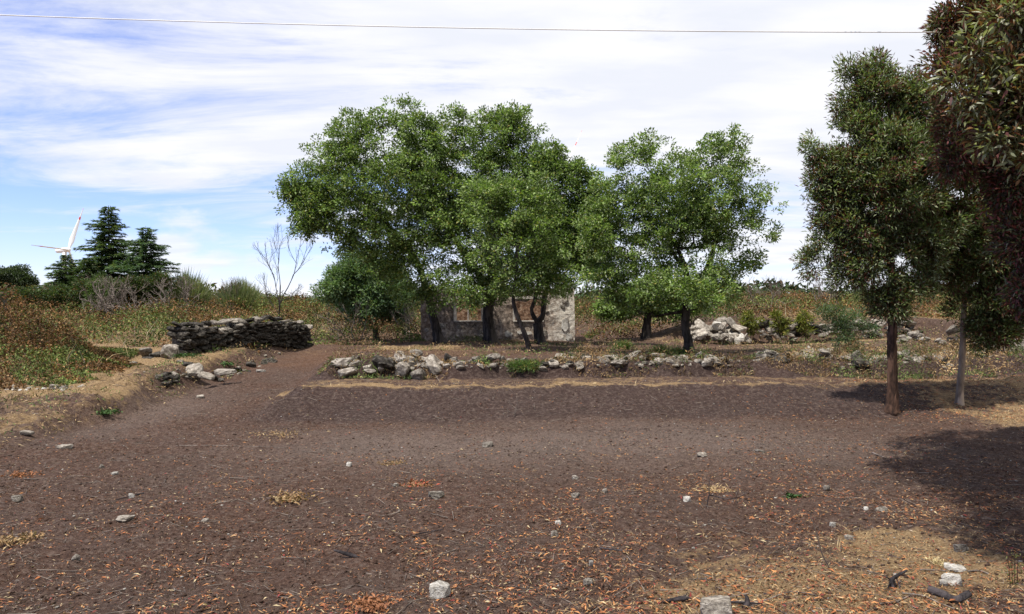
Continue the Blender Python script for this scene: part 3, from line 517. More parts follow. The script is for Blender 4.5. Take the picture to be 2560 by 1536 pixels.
# ---------------------------------------------------------------- scrub and brambles (uncountable)
def lumps(x, y, s, o=0):
    x = np.asarray(x)/s; y = np.asarray(y)/s; xi = np.floor(x).astype(int); yi = np.floor(y).astype(int); best = np.zeros(x.shape)
    for a_ in (-1, 0, 1):
        for b_ in (-1, 0, 1):
            cx_ = xi+a_; cy_ = yi+b_; h1 = _h[(cx_+o*7) % 256, (cy_+o*13) % 256]; h2 = _h[(cx_+o*7+91) % 256, (cy_+o*13+57) % 256]; h3 = _h[(cx_+31) % 256, (cy_+o*5+17) % 256]
            d2 = ((x-cx_-h1)**2+(y-cy_-h2)**2)/(.45+.55*h3)**2; best = np.maximum(best, np.sqrt(np.clip(1-d2, 0, 1))*(.35+.65*h3))
    return best
def lump_id(x, y, s, o=0):
    x = np.asarray(x)/s; y = np.asarray(y)/s; xi = np.floor(x).astype(int); yi = np.floor(y).astype(int); best = np.full(x.shape, 9.); idv = np.zeros(x.shape)
    for a_ in (-1, 0, 1):
        for b_ in (-1, 0, 1):
            cx_ = xi+a_; cy_ = yi+b_; h1 = _h[(cx_+o*7) % 256, (cy_+o*13) % 256]; h2 = _h[(cx_+o*7+91) % 256, (cy_+o*13+57) % 256]
            d2 = (x-cx_-h1)**2+(y-cy_-h2)**2; k_ = d2 < best; best = np.where(k_, d2, best); idv = np.where(k_, _h[(cx_*3+11) % 256, (cy_*5+29) % 256], idv)
    return idv
def scrub(name, label, n, sampler, hfun, ln, wd, cols, wts, seed, patch_s=1.6, mat_=None, cl=None, dark=.6):
    r_ = np.random.default_rng(seed); x, y = sampler(r_, n); hm = hfun(x, y); u_ = r_.random(len(x))**.45
    keep = hm > .03; x, y, hm, u_ = x[keep], y[keep], hm[keep], u_[keep]; n = len(x)
    z = G(x, y, False)+hm*u_
    tone = 1-dark*.0; e_ = .15; gx = (hfun(x+e_, y)-hfun(x-e_, y))/(2*e_); gy = (hfun(x, y+e_)-hfun(x, y-e_))/(2*e_); Nn = unit(np.stack([-gx, -gy, np.ones(n)], 1))
    D = r_.normal(size=(n, 3))+Nn*.5
    sc = 1+.25*(y-20)/30
    V, Fc = leaves(np.stack([x, y, z], 1), D, Nn+r_.normal(size=(n, 3))*.5, ln*(.6+.8*r_.random(n))*np.clip(sc, .8, 2.5), wd*(.6+.8*r_.random(n))*np.clip(sc, .8, 2.5))
    # species patches: rusty bracken / green bramble / straw
    p = fb(x, y, patch_s, 60, 3); q = fb(x, y, patch_s*.4, 66, 2); idn = lump_id(x, y, patch_s*.6, 4); idm = lump_id(x, y, patch_s*.33, 9); s_ = p*.6+q*.3+(idn-.5)*.75+r_.normal(size=n)*.10
    g = palette(n, cols[0], wts[0], r_, .3); bcol = palette(n, cols[1], wts[1], r_, .3); col = np.where((s_ > (cl or 0))[:, None], g, bcol)*((1+fb(x, y, .9, 160, 2)*.7)*(.6+.9*idm))[:, None]; col = np.clip(col, 0, 1)
    return tag(link(name, mesh_np(name, V, Fc, col), mat_ or M_scrub), label, kind='stuff')
GRN = [(.085, .11, .028), (.05, .07, .02), (.14, .15, .045)]; RST = [(.17, .082, .032), (.10, .052, .024), (.23, .14, .065), (.06, .04, .022)]
def box(x0, x1, y0, y1, pw=1.0):
    def f(r_, n): y = y0+(y1-y0)*r_.random(n)**pw; return x0+(x1-x0)*r_.random(n), y
    return f
def wedge(a0, a1, y0, y1, pw=1.0):
    """even density in the view cone: x spread grows with distance"""
    def f(r_, n): y = y0+(y1-y0)*r_.random(n)**pw; return (a0+(a1-a0)*r_.random(n))*y, y
    return f
def h_left(x, y):
    edge = ss(-9.3, -10.4, x+fb(x, y, 2, 70)*1.0)*(1-.95*np.exp(-((x+10.2)/1.5)**4-((y-25)/3.4)**4))
    m = ss(18.6, 19.8, y+fb(x, y, 1.5, 71))
    b1 = 1.3*np.exp(-((x+12.6)/2.0)**2-((y-22)/1.9)**2) + .6*np.exp(-((x+13.4)/2.2)**2-((y-20)/1.5)**2)
    clear = 1-np.exp(-((x+8.6)/1.6)**2-((y-24)/3.2)**2)
    return np.maximum(0, (b1*.75+.12*m)*(1+fb(x, y, .9, 72)*.6)+b1*.6*lumps(x, y, .8, 3))*m*edge*clear
scrub('brambles', 'mound of green and rusty brambles on the left terrace', 95000, box(-18, -8, 18, 26.5), h_left, .065, .04, (GRN, RST), ([3, 3, 1.5], [3, 3, 1.5, 2]), 201, 1.2)
def h_hill(x, y):
    a = x/y
    left = ss(-8.6, -10, x+.15*(y-25)-1)*ss(27.5, 29.5, y-.5*ss(-12, -14, x)*4)
    mid = ss(33.5, 36, y)*ss(-3.5, -5.0, x)
    behind = ss(41, 43, y)
    right = ss(7.3, 8.5, x)*ss(35.3, 36.5, y)*(1-.75*ss(12.5, 14.5, x)*ss(44, 40, y))
    rmid = ss(3.2, 4.5, x)*ss(36.5, 38, y)
    base = (.50+.20*ss(28, 40, y)+.05*ss(45, 60, y))*(1-.42*ss(5, 8, x))
    return np.maximum.reduce([left, mid, behind, right, rmid])*np.maximum(.08, base*(.05+fb(x, y, 2.2, 75)*.7+1.7*lumps(x, y, 2.1, 1)**1.3+.6*lumps(x, y, .8, 2)))*(1-.6*ss(60, 110, y))
scrub('scrubland', 'rusty bracken, brambles and low bushes covering the hillside', 330000, wedge(-.75, .75, 25, 75, 1.15), h_hill, .085, .05, (GRN, RST), ([3, 3, 1.5], [3, 3, 1.6, 1.6]), 202, 2.6, cl=-.02)
def h_ridge(x, y): return np.maximum(.2, .9+fb(x, y, 8, 80)*2.2)*ss(62, 70, y)
scrub('far_scrub', 'dark scrub and low woodland along the horizon', 60000, wedge(-.8, .8, 66, 130, 1), h_ridge, .3, .22, ([(.035, .055, .022), (.055, .075, .03)], [(.05, .045, .025), (.09, .06, .03)]), ([1, 1], [1, 1]), 203, 6)
# weeds on the banks
def h_bank(x, y):
    yb2 = y-.05*np.clip(x+5, 0, 14); on = np.exp(-((yb2-22.0)/.4)**2)*ss(-5.2, -4.4, x)
    on2 = np.exp(-((yb2-22.5)/.8)**2)*ss(6, 8, x)
    return np.maximum(0, np.maximum(on, on2)*(.26+fb(x, y, .9, 85)*.85+ .12*ss(-1, 2, x)))
scrub('bank_weeds', 'dry and green weeds trailing over the second earth bank', 42000, box(-5.5, 14, 20.9, 24), h_bank, .085, .018, ([(.10, .14, .035), (.06, .09, .025), (.15, .16, .05)], [(.24, .155, .07), (.16, .09, .04), (.33, .24, .13)]), ([2, 2, 1], [3, 2, 1]), 204, 1.1, M_dry, cl=.05)
def h_side(x, y):
    a = ss(-8.1, -8.6, x)*ss(-13.5, -12.5, x)*ss(13.2, 14, y)*ss(18.8, 17, y)*1.5; b = np.exp(-((x+8.6)/.7)**2)*ss(19, 20, y)*ss(34, 30, y)*1.0
    c = ss(8, 9.5, x)*ss(20.5, 21.6, y)*ss(27, 25, y)*1.2; d_ = ss(6.5, 8, x)*ss(24, 26, y)*ss(35, 34, y)*1.0+ss(11, 13, x)*ss(26, 28, y)*ss(35, 34, y)*1.3
    e_ = ss(-4, -3, x)*ss(24, 26, y)*.5*ss(35.5, 35, y)
    return np.maximum(0, np.maximum.reduce([a, b, c, d_, e_])*(.05+fb(x, y, .8, 88)*.55))
scrub('terrace_weeds', 'low weeds and dry grass scattered over the terraces', 60000, wedge(-.62, .62, 13, 35.5), h_side, .085, .020, ([(.09, .13, .035), (.06, .09, .025), (.14, .16, .05)], [(.26, .18, .09), (.16, .10, .05), (.36, .27, .15)]), ([2, 2, 1], [3, 2, 1]), 205, 1.0, M_dry, cl=.0)
def grass(name, label, n, sampler, mask, ln, seed, cols, w, up=.8, wd=.007):
    r_ = np.random.default_rng(seed); x, y = sampler(r_, n); k = r_.random(n) < mask(x, y); x, y = x[k], y[k]; n = len(x); z = G(x, y)-.005
    D = np.stack([r_.normal(size=n)*.9, r_.normal(size=n)*.9, np.abs(r_.normal(size=n))*up], 1)
    V, Fc = leaves(np.stack([x, y, z], 1), D, np.array([0, 0, 1.])+r_.normal(size=(n, 3))*.3, ln*(.5+r_.random(n)), wd, 0, .3)
    return tag(link(name, mesh_np(name, V, Fc, palette(n, cols, w, r_, .25)), M_dry), label, kind='stuff')
SC = [(.42, .30, .15), (.30, .20, .10), (.52, .40, .22), (.18, .11, .055)]
def m_straw(x, y):
    e_ = fb(x, y, 1.3, 3); yb_ = y-.09*np.clip(x+5, 0, 14)+e_*.35
    return np.clip(np.maximum.reduce([np.exp(-((yb_-19.45)/.4)**2)*ss(-6, -4.6, x), ss(-8.2, -9, x)*ss(16.5, 17.5, y)*ss(34, 30, y)*.7, ss(8.5, 10, x)*ss(16, 17.5, y)*ss(22, 20.5, y)*.7, ss(-8.1, -8.8, x)*ss(13, 13.8, y)*.9, np.exp(-((x+3.6)/1.8)**2-((y-30.5)/1.6)**2), ss(12, 13, x)*ss(35.5, 36, y)*ss(44, 42, y)])*(1+fb(x, y, .5, 90)*1.6), 0, 1)
grass('dry_grass', 'trampled straw-coloured grass on the bank lip and terraces', 70000, wedge(-.62, .62, 12.5, 42), m_straw, .11, 301, SC, [3, 3, 2, 1.5], .35, .012)
def m_stem(x, y): return np.clip((h_hill(x, y)+h_left(x, y)*.8)*(.25+fb(x, y, 1.2, 190)*1.6), 0, 1)
grass('scrub_stems', 'dry grass stalks and bramble canes sticking out of the scrub', 90000, wedge(-.75, .75, 19, 60, 1.1), m_stem, .75, 303, [(.34, .26, .14), (.22, .13, .07), (.16, .13, .11), (.12, .15, .05), (.42, .36, .24)], [3, 3, 2, 2, 1], 1.7, .016)
def m_near(x, y): return np.clip(ss(9.8, 7.2, y+fb(x, y, 1, 91)*2)*ss(-.8, 2.4, x+fb(x, y, .8, 92)*1.5)*.9*(1+fb(x, y, .4, 93)*1.5), 0, 1)
grass('dry_grass', 'flattened straw and grass stems in the near right corner', 16000, box(-1.5, 6.5, 6, 10), m_near, .10, 302, SC, [3, 3, 2, 2], .22, .0045)

# ---------------------------------------------------------------- leaf litter, pebbles, clods, twigs
LIT = [(.33, .12, .045), (.44, .20, .075), (.19, .07, .035), (.34, .21, .10), (.10, .05, .03), (.46, .36, .2), (.24, .045, .04)]
LW = [3.0, 2.2, 2.8, 2.0, 3.6, .8, .5]
def lit_density(x, y):
    a = x/np.maximum(y, 1); right = ss(-.45, .35, a); near = ss(15.5, 7.5, y)
    base = .07+.62*near**1.3*(.30+.8*right)+.22*right*ss(17.5, 14, y)
    cl = fb(x, y, .9, 95, 4)-fb(x, y, .25, 98, 2)*.6; patchy = ss(-.10, .28, cl+.08*near)**1.5*1.45
    floor_ = ss(9.8, 7.8, y)*ss(-.5, 2.5, x)*(.42+.5*fb(x, y, .35, 99, 2)); bank = ss(17, 18, y)*ss(7.4, 9, x)*ss(23, 21, y)*1.0; face_ = ss(16.8, 17.4, y)*ss(3, 7, x)*.3*ss(21, 19, y)
    return np.clip(np.maximum(np.maximum(base*(.12+patchy*1.15)*ss(18.5, 16.5, y), floor_), np.maximum(bank, face_)) + .05*ss(23, 20, y)*ss(-8.3, -7, x), 0, 1)
def litter_pts(r_, n):
    y = 6.2+(24-6.2)*r_.random(n)**1.35; x = (-.64+1.28*r_.random(n))*y; k = r_.random(n) < lit_density(x, y); return x[k], y[k]
r_ = np.random.default_rng(401); x, y = litter_pts(r_, 120000); n = len(x); o_ = np.argsort(y); x, y = x[o_], y[o_]
lnl = .022+.052*r_.random(n)**2.0+.028*ss(16.5, 18, y)*ss(7, 9, x); wdl = lnl*(.17+.10*r_.random(n)); a = r_.random(n)*2*np.pi
D = np.stack([np.cos(a), np.sin(a), r_.normal(size=n)*.22], 1); Nn = np.array([0, 0, 1.])+r_.normal(size=(n, 3))*.38
P = np.stack([x, y, G(x, y)+.006+.012*r_.random(n)], 1)
cols = palette(n, LIT, LW, r_, .28)
NI = 300; nearest = np.where((np.abs(x/y) < .6) & (y > 6.7))[0][:NI]; rest = np.setdiff1d(np.arange(n), nearest)
V, Fc = leaves(P[rest], D[rest], Nn[rest], lnl[rest], wdl[rest], .3, .18)
tag(link('fallen_leaves', mesh_np('fallen_leaves', V, Fc, cols[rest]), M_dry), 'orange and brown fallen leaves scattered over the soil', kind='stuff')
variants = []
for j in range(10):                                     # ten curled leaf shapes shared by the nearest leaves
    t_ = np.linspace(0, 1, 5); wv = np.array([.12, .8, 1, .65, .05])*(.010+.004*r_.random()); bend = (r_.random()-.5)*.35; cur = .05+.25*r_.random(); Vv = []
    for q in range(5):
        s_ = t_[q]-.5; cx_ = s_*.11; cy_ = bend*.11*(s_*s_*4-1)*.35; cz_ = cur*.11*(s_*s_)
        Vv += [(cx_, cy_-wv[q], cz_+wv[q]*.35), (cx_, cy_, cz_), (cx_, cy_+wv[q], cz_+wv[q]*.35)]
    Fq = []
    for q in range(4): b_ = q*3; Fq += [(b_, b_+3, b_+4, b_+1), (b_+1, b_+4, b_+5, b_+2)]
    c0 = palette(1, LIT, LW, r_, .25); mm = mesh_np('leaf', np.array(Vv), np.array(Fq), np.repeat(c0, 8, 0), True); mm.materials.append(M_dry); variants.append(mm)
for q, k in enumerate(nearest):
    o = link('leaf', variants[q % 10], None, ground); o.location = P[k]+np.array([0, 0, .004]); o.rotation_euler = (r_.normal()*.3, r_.normal()*.25, a[k]); s_ = float(lnl[k]/.1); o.scale = (s_, s_, s_)

def rock_mesh(name, seed, sub=2, planes=11, jag=.05, flat=1.0):
    """angular stone: an icosphere pushed onto a random convex polyhedron"""
    import bmesh
    r_ = np.random.default_rng(seed); bm = bmesh.new(); bmesh.ops.create_icosphere(bm, subdivisions=sub, radius=1)
    nn = unit(r_.normal(size=(planes, 3))); nn = np.concatenate([nn, [[0, 0, 1], [0, 0, -1], [1, 0, .1], [-1, .1, 0], [.1, 1, 0], [0, -1, .1]]]); nn = unit(nn)
    hh_ = .62+.34*r_.random(len(nn))
    for v in bm.verts:
        d_ = np.array(v.co); d_ /= np.linalg.norm(d_); dn = nn@d_; t_ = np.min(np.where(dn > .05, hh_/np.maximum(dn, .05), 9)); v.co = Vector(d_*t_*(1+r_.normal()*jag))
    me = bpy.data.meshes.new(name); bm.to_mesh(me); bm.free()
    return me
ROCKS = [rock_mesh('stone', 500+j, 3, 7, .012) for j in range(14)]
FINE = [rock_mesh('stone', 540+j, 4, 9, .012) for j in range(6)]
def with_mat(me, m): c = me.copy(); c.materials.clear(); c.materials.append(m); return c
RS = [with_mat(m_, M_stone) for m_ in ROCKS]; RD = [with_mat(m_, M_stoned) for m_ in ROCKS]; RW = [with_mat(m_, M_white) for m_ in ROCKS]
def batch(name, label, pts, size, meshes, seed, mat_, flat=.6):
    r_ = np.random.default_rng(seed); base = [np.array([v.co for v in m_.vertices]) for m_ in meshes]; fcs = [np.array([p.vertices for p in m_.polygons]) for m_ in meshes]; VV = []; FF = []; o_ = 0
    for p, s_ in zip(pts, size):
        k = r_.integers(len(base)); a_ = r_.random()*6.28; ca, sa = math.cos(a_), math.sin(a_); v = base[k]*np.array([1, .75, flat])*s_; v = v@np.array([[ca, sa, 0], [-sa, ca, 0], [0, 0, 1]]); VV.append(v+p); FF.append(fcs[k]+o_); o_ += len(v)
    return tag(link(name, mesh_np(name, np.concatenate(VV), np.concatenate(FF)), mat_), label, kind='stuff')
PEB = [rock_mesh('pebble', 560+j, 1, 5, .06) for j in range(6)]
r_ = np.random.default_rng(402)
y = 6.3+17*r_.random(20000)**1.2; x = (-.62+1.24*r_.random(20000))*y; k = (r_.random(20000) < .5+fb(x, y, 1, 97)) & ~((x < -8.2) & (y > 14)); x, y = x[k], y[k]
s_ = .006+.018*r_.random(len(x))**3; batch('soil_clods', 'small dark clods of burnt earth over the field', np.stack([x, y, G(x, y)+s_*.2], 1), s_*1.3, PEB, 1, m := ground.data.materials[0])
y = 6.3+26*r_.random(1500); x = (-.62+1.24*r_.random(1500))*y; s_ = .006+.016*r_.random(len(x))**2.5
batch('pebbles', 'tiny pale pebbles sprinkled on the dark soil', np.stack([x, y, G(x, y)+s_*.3], 1), s_, PEB, 2, M_white)
r_ = np.random.default_rng(403); n = 3800; y = 6.3+16*r_.random(n)**1.3; x = (-.62+1.24*r_.random(n))*y; L_ = .05+.22*r_.random(n)**2.5; a = r_.random(n)*np.pi*2; z = G(x, y)+.008
P0 = np.stack([x, y, z], 1); P1 = P0+np.stack([np.cos(a)*L_, np.sin(a)*L_, 0*x], 1); P1[:, 2] = G(P1[:, 0], P1[:, 1])+.008+.02*r_.random(n); rr = .0018+.0035*r_.random(n)*(L_/.2)
V, Fc = tubes(P0, P1, rr, rr*.6, 4); r_q = np.random.default_rng(404); nq = 90000; yq = 6.3+19*r_q.random(nq)**1.15; xq = (-.62+1.24*r_q.random(nq))*yq; kq = r_q.random(nq) < np.clip(.75+fb(xq, yq, .7, 110)*1.6, 0, 1); xq, yq = xq[kq], yq[kq]; nq = len(xq)
aq = r_q.random(nq)*6.28; Dq = np.stack([np.cos(aq), np.sin(aq), r_q.normal(size=nq)*.3], 1); Vq, Fq = leaves(np.stack([xq, yq, G(xq, yq)+.004], 1), Dq, np.array([0, 0, 1.])+r_q.normal(size=(nq, 3))*.5, .014+.04*r_q.random(nq)**2, .006+.008*r_q.random(nq))
tag(link('soil_debris', mesh_np('soil_debris', Vq, Fq, palette(nq, [(.035, .024, .02), (.10, .07, .055), (.20, .15, .11), (.34, .26, .18), (.25, .11, .055), (.16, .14, .125)], [4, 4, 2.4, 1.2, 1.2, 1.4], r_q, .3)), M_dry), 'bits of burnt straw, bark and ash mixed into the soil', kind='stuff')
tag(link('twig_litter', mesh_np('twig_litter', V, Fc), M_dead), 'small dry twigs strewn over the soil', kind='stuff')

# ---------------------------------------------------------------- ruined house
def plaster():
    m, T, Lk, b = mat('lichened_plaster'); tc = T.new('ShaderNodeTexCoord'); oc = tc.outputs['Object']
    n = noise(T, Lk, oc, 7.5, 9, .72, .2); n2 = noise(T, Lk, oc, 1.3, 5, .6, .4); n3 = noise(T, Lk, oc, 26, 5, .7)
    sepx = T.new('ShaderNodeSeparateXYZ'); Lk.new(oc, sepx.inputs[0]); gx = T.new('ShaderNodeMapRange'); Lk.new(sepx.outputs[0], gx.inputs[0]); gx.inputs[1].default_value = 1.2; gx.inputs[2].default_value = 3.0; gx.inputs[3].default_value = -.04; gx.inputs[4].default_value = .11  # paler towards +x: sunlight on the facade's right end put into the plaster colour
    s_ = mth(T, Lk, 'ADD', mth(T, Lk, 'MULTIPLY_ADD', n2, .35, mth(T, Lk, 'MULTIPLY', n, .65)), gx.outputs[0])
    c = ramp(T, Lk, s_, [(.38, (.08, .064, .052)), (.47, (.22, .175, .14)), (.54, (.37, .31, .25)), (.62, (.58, .53, .45))])
    f = T.new('ShaderNodeMapRange'); Lk.new(n3, f.inputs[0]); f.inputs[1].default_value = .56; f.inputs[2].default_value = .64; f.inputs[4].default_value = .75; c = mixc(T, Lk, f.outputs[0], c, (.045, .038, .034))
    n5 = noise(T, Lk, oc, .9, 3); f5 = T.new('ShaderNodeMapRange'); Lk.new(n5, f5.inputs[0]); f5.inputs[1].default_value = .5; f5.inputs[2].default_value = .62; f5.inputs[4].default_value = .3; c = mixc(T, Lk, f5.outputs[0], c, (.16, .095, .06))
    Lk.new(c, b.inputs['Base Color']); b.inputs['Roughness'].default_value = .95; b.inputs['Specular IOR Level'].default_value = .1; bump(T, Lk, b, n, .8, .04); return m
M_pl = plaster()
m, T, Lk, b = mat('rusty_render'); tc = T.new('ShaderNodeTexCoord'); n = noise(T, Lk, tc.outputs['Object'], 8, 8, .7); Lk.new(ramp(T, Lk, n, [(.35, (.04, .022, .014)), (.5, (.15, .08, .042)), (.62, (.30, .22, .15))]), b.inputs['Base Color']); b.inputs['Roughness'].default_value = .95; bump(T, Lk, b, n, .6, .03); M_rust = m
m, T, Lk, b = mat('granite_sill'); tc = T.new('ShaderNodeTexCoord'); n = noise(T, Lk, tc.outputs['Object'], 14, 6, .6); Lk.new(ramp(T, Lk, n, [(.35, (.22, .19, .16)), (.6, (.46, .42, .36))]), b.inputs['Base Color']); b.inputs['Roughness'].default_value = .9; M_sill = m
HYY = 36.0; hx0, hx1 = (1051-HX)/F*HYY, (1436-HX)/F*HYY; hz = .80; HW = hx1-hx0; HT = 2.12
house = empty('ruined_house', ((hx0+hx1)/2, HYY, hz)); tag(house, 'roofless ruined stone house with lichen-stained plaster walls behind the oaks', 'house')
def wall(name, x0, x1, T0, th, openings, mat_, parent, rot=0, loc=(0, 0, 0), seed=0, rag=.30, step=.06):
    """thick wall with real openings, uneven faces and a ragged broken top"""
    r_ = np.random.default_rng(seed); W_ = x1-x0; nx_ = int(W_/step)+1; nz_ = int(T0/step)+1; xs_ = np.linspace(x0, x1, nx_+1); zs_ = np.linspace(-.15, T0, nz_+1)
    for (a0, a1, b0, b1) in openings:
        for vv_, arr in ((a0, xs_), (a1, xs_), (b0, zs_), (b1, zs_)): arr[np.argmin(np.abs(arr-vv_))] = vv_
    top = T0*(1-.0)+np.array([fb(q, seed*3.1, .9, 130, 3) for q in xs_])*rag*2
    def solid(i_, j_):
        if i_ < 0 or j_ < 0 or i_ >= nx_ or j_ >= nz_: return False
        cx_, cz_ = (xs_[i_]+xs_[i_+1])/2, (zs_[j_]+zs_[j_+1])/2
        return not any(a0 < cx_ < a1 and b0 < cz_ < b1 for a0, a1, b0, b1 in openings)
    vid = {}; VV = []; FF = []
    def v(i_, j_, k_):
        if (i_, j_, k_) not in vid:
            z_ = zs_[j_]*(1 if j_ < nz_*.7 else 1)
            fz = max(0, (z_-T0*.75)/(T0*.25)); z_ = z_+(top[i_]-T0)*fz
            d_ = float(fb(xs_[i_]*1.0+k_*7, z_, .35, 140+seed, 3))*.05; x_ = xs_[i_]+(float(vn(z_*1., k_*3.1, .2, 150+seed))*.05 if i_ in (0, nx_) else 0)
            vid[(i_, j_, k_)] = len(VV); VV.append((x_, (th if k_ else 0)+d_, z_))
        return vid[(i_, j_, k_)]
    for i_ in range(nx_):
        for j_ in range(nz_):
            if not solid(i_, j_): continue
            FF.append((v(i_, j_, 0), v(i_+1, j_, 0), v(i_+1, j_+1, 0), v(i_, j_+1, 0))); FF.append((v(i_, j_, 1), v(i_, j_+1, 1), v(i_+1, j_+1, 1), v(i_+1, j_, 1)))
            if not solid(i_-1, j_): FF.append((v(i_, j_, 0), v(i_, j_+1, 0), v(i_, j_+1, 1), v(i_, j_, 1)))
            if not solid(i_+1, j_): FF.append((v(i_+1, j_, 0), v(i_+1, j_, 1), v(i_+1, j_+1, 1), v(i_+1, j_+1, 0)))
            if not solid(i_, j_+1): FF.append((v(i_, j_+1, 0), v(i_+1, j_+1, 0), v(i_+1, j_+1, 1), v(i_, j_+1, 1)))
            if not solid(i_, j_-1): FF.append((v(i_, j_, 0), v(i_, j_, 1), v(i_+1, j_, 1), v(i_+1, j_, 0)))
    me = bpy.data.meshes.new(name); me.from_pydata(VV, [], FF); me.update(); o = link(name, me, mat_, parent); o.rotation_euler.z = rot; o.location = loc; return o
hh = HW/2
def hx(px): return (px-HX)/F*HYY-house.location.x
w1 = (hx(1139), hx(1204), .86, 1.78); w2 = (hx(1287), hx(1355), .86, 1.78)
wall('wall', -hh, hh, HT, .5, [w1, w2], M_pl, house, seed=1)
wall('wall', -hh, hh, HT-.1, .45, [(hx(1160), hx(1184), .3, 1.6)], M_rust, house, loc=(0, 4.2, 0), seed=2)
wall('wall', 0, 3.68, HT-.1, .45, [], M_pl, house, rot=R(90), loc=(-hh+.452, .51, 0), seed=3)
wall('wall', 0, 3.68, HT-.1, .45, [], M_pl, house, rot=R(90), loc=(hh-.02, .51, 0), seed=4)
def bevel_box(name, sx_, sy_, sz_, loc, mat_, parent, bev=.008, rot=0):
    import bmesh
    bm = bmesh.new(); bmesh.ops.create_cube(bm, size=1); bmesh.ops.scale(bm, vec=(sx_, sy_, sz_), verts=bm.verts); bmesh.ops.bevel(bm, geom=bm.edges[:], offset=bev, segments=1, affect='EDGES')
    me = bpy.data.meshes.new(name); bm.to_mesh(me); bm.free(); o = link(name, me, mat_, parent); o.location = loc; o.rotation_euler.z = rot; return o
for w_ in (w1, w2):
    cx_ = (w_[0]+w_[1])/2; wd_ = w_[1]-w_[0]
    wn = empty('window', (cx_, 0, .86)); wn.parent = house
    bevel_box('window_sill', wd_+.14, .22, .055, (0, .05, .005), M_sill, wn)
    bevel_box('jamb', .10, .53, .92, (-wd_/2-.03, .24, .49), M_sill, wn); bevel_box('jamb', .10, .53, .92, (wd_/2+.03, .24, .49), M_sill, wn)
    bevel_box('lintel', wd_+.3, .53, .12, (0, .24, 1.0), M_sill, wn)
bevel_box('window_post', .05, .06, .90, (hx(1170), .12, 1.34), M_sill, house)
# broken plaster slabs and exposed stones on the facade
r_ = np.random.default_rng(77)
def plate(name, cx_, cz_, rx_, rz_, mat_, seed, th=.02, y0=-.035):
    q = np.random.default_rng(seed); n = 14; a_ = np.linspace(0, 2*np.pi, n, endpoint=False); rr_ = .75+.45*q.random(n); fr = [(cx_+math.cos(t)*rx_*s, y0-th, cz_+math.sin(t)*rz_*s) for t, s in zip(a_, rr_)]; bk = [(x_*1., y0+.06, z_) for x_, _, z_ in fr]
    fc = [tuple(range(n))[::-1]]+[(j, (j+1) % n, n+(j+1) % n, n+j) for j in range(n)]
    me = bpy.data.meshes.new(name); me.from_pydata(fr+bk, [], fc); me.update(); return link(name, me, mat_, house)
M_lime = stonemat('lime_plaster', (.16, .14, .12), (.42, .39, .34), (.62, .59, .52))
for q, (px, py, a_, b_) in enumerate([(1272, 835, .17, .13), (1300, 831, .13, .08), (1322, 833, .14, .07), (1412, 812, .16, .30), (1422, 842, .14, .14)]):
    plate('plaster_patch', hx(px), EYE-(py-HY)/F*HYY-hz, a_, b_, M_lime, q, .012+.004*(q % 3), -.03-.006*q)
for q in range(26):
    xq = -hh+.1+r_.random()*(HW-.2); zq = .05+r_.random()*(HT-.35)
    if any(w_[0]-.12 < xq < w_[1]+.12 and w_[2]-.12 < zq < w_[3]+.2 for w_ in (w1, w2)): continue
    o = link('stone', RS[q % 14], None, house); o.location = (xq, .0, zq); o.scale = (.10+.1*r_.random(), .05, .06+.06*r_.random()); o.rotation_euler = (0, r_.normal()*.3, 0)
for q in range(46):                                      # loose stones along the broken wall head
    xq = -hh+.1+(HW-.2)*q/45
    o = link('stone', (RD, RS)[q % 2][q % 14], None, house); o.location = (xq, .25+r_.normal()*.08, HT+float(fb(xq, 3.1, .9, 130, 3))*.32+.02); o.scale = (.13+.06*r_.random(), .2, .06+.05*r_.random()); o.rotation_euler = (r_.normal()*.1, r_.normal()*.15, r_.normal()*.3)

# ---------------------------------------------------------------- drystone walls and rubble
def stone_at(parent, p, s, meshes, r_, tilt=.25, yaw=None):
    o = link('stone', meshes[int(r_.integers(len(meshes)))], None, parent); o.location = Vector(p)-parent.location; o.scale = s; o.rotation_euler = (r_.normal()*tilt, r_.normal()*tilt, r_.random()*6.28 if yaw is None else yaw+r_.normal()*.2); return o
def onp(px, py): return onground(px, py)
A0 = np.array([-10.1, 25.5]); A1 = np.array([-7.9, 32.2]); dirw = (A1-A0)/np.linalg.norm(A1-A0); nrm = np.array([dirw[1], -dirw[0]]); LW_ = np.linalg.norm(A1-A0)
dw = empty('drystone_wall', (A0[0], A0[1], g1(*A0))); tag(dw, 'dark drystone wall of stacked granite slabs receding on the left terrace', 'wall')
r_ = np.random.default_rng(601); cnt = 0
rows = 7
for rw in range(rows):
    s0 = r_.random()*.1; top_here = .85
    while s0 < LW_:
        w_ = .13+.22*r_.random(); hgt = .118; topv = .80+.10*float(vn(s0, 1, .7, 5))*2+.10*math.exp(-((s0-5.0)/1.3)**2)
        if rw*hgt < topv-.05:
            for side in ((1,) if rw < rows-3 else (1, 0)):
                c = A0+dirw*(s0+w_/2)+nrm*(.16 if side else -.16)+nrm*r_.normal()*.05; last = (rw+1)*hgt >= topv-.05
                stone_at(dw, (c[0], c[1], g1(*(A0+dirw*s0))-.02+rw*hgt+.05), (w_*.62, .2+.07*r_.random(), hgt*(.45+.38*r_.random())), RS if last and r_.random() < .35 else RD, r_, .22, math.atan2(dirw[1], dirw[0])); cnt += 1
        s0 += w_*.95
for q in range(16):                                       # cap slabs
    s0 = LW_*q/16+.15; c = A0+dirw*s0; stone_at(dw, (c[0], c[1], g1(c[0], c[1])+.87+.06*float(vn(s0, 1, .7, 5))+.10*math.exp(-((s0-5.0)/1.3)**2)), (.2+.12*r_.random(), .2, .05+.03*r_.random()), RS if r_.random() < .6 else RD, r_, .22, math.atan2(dirw[1], dirw[0]))
me = bpy.data.meshes.new('hearting')                      # rubble fill behind the faces
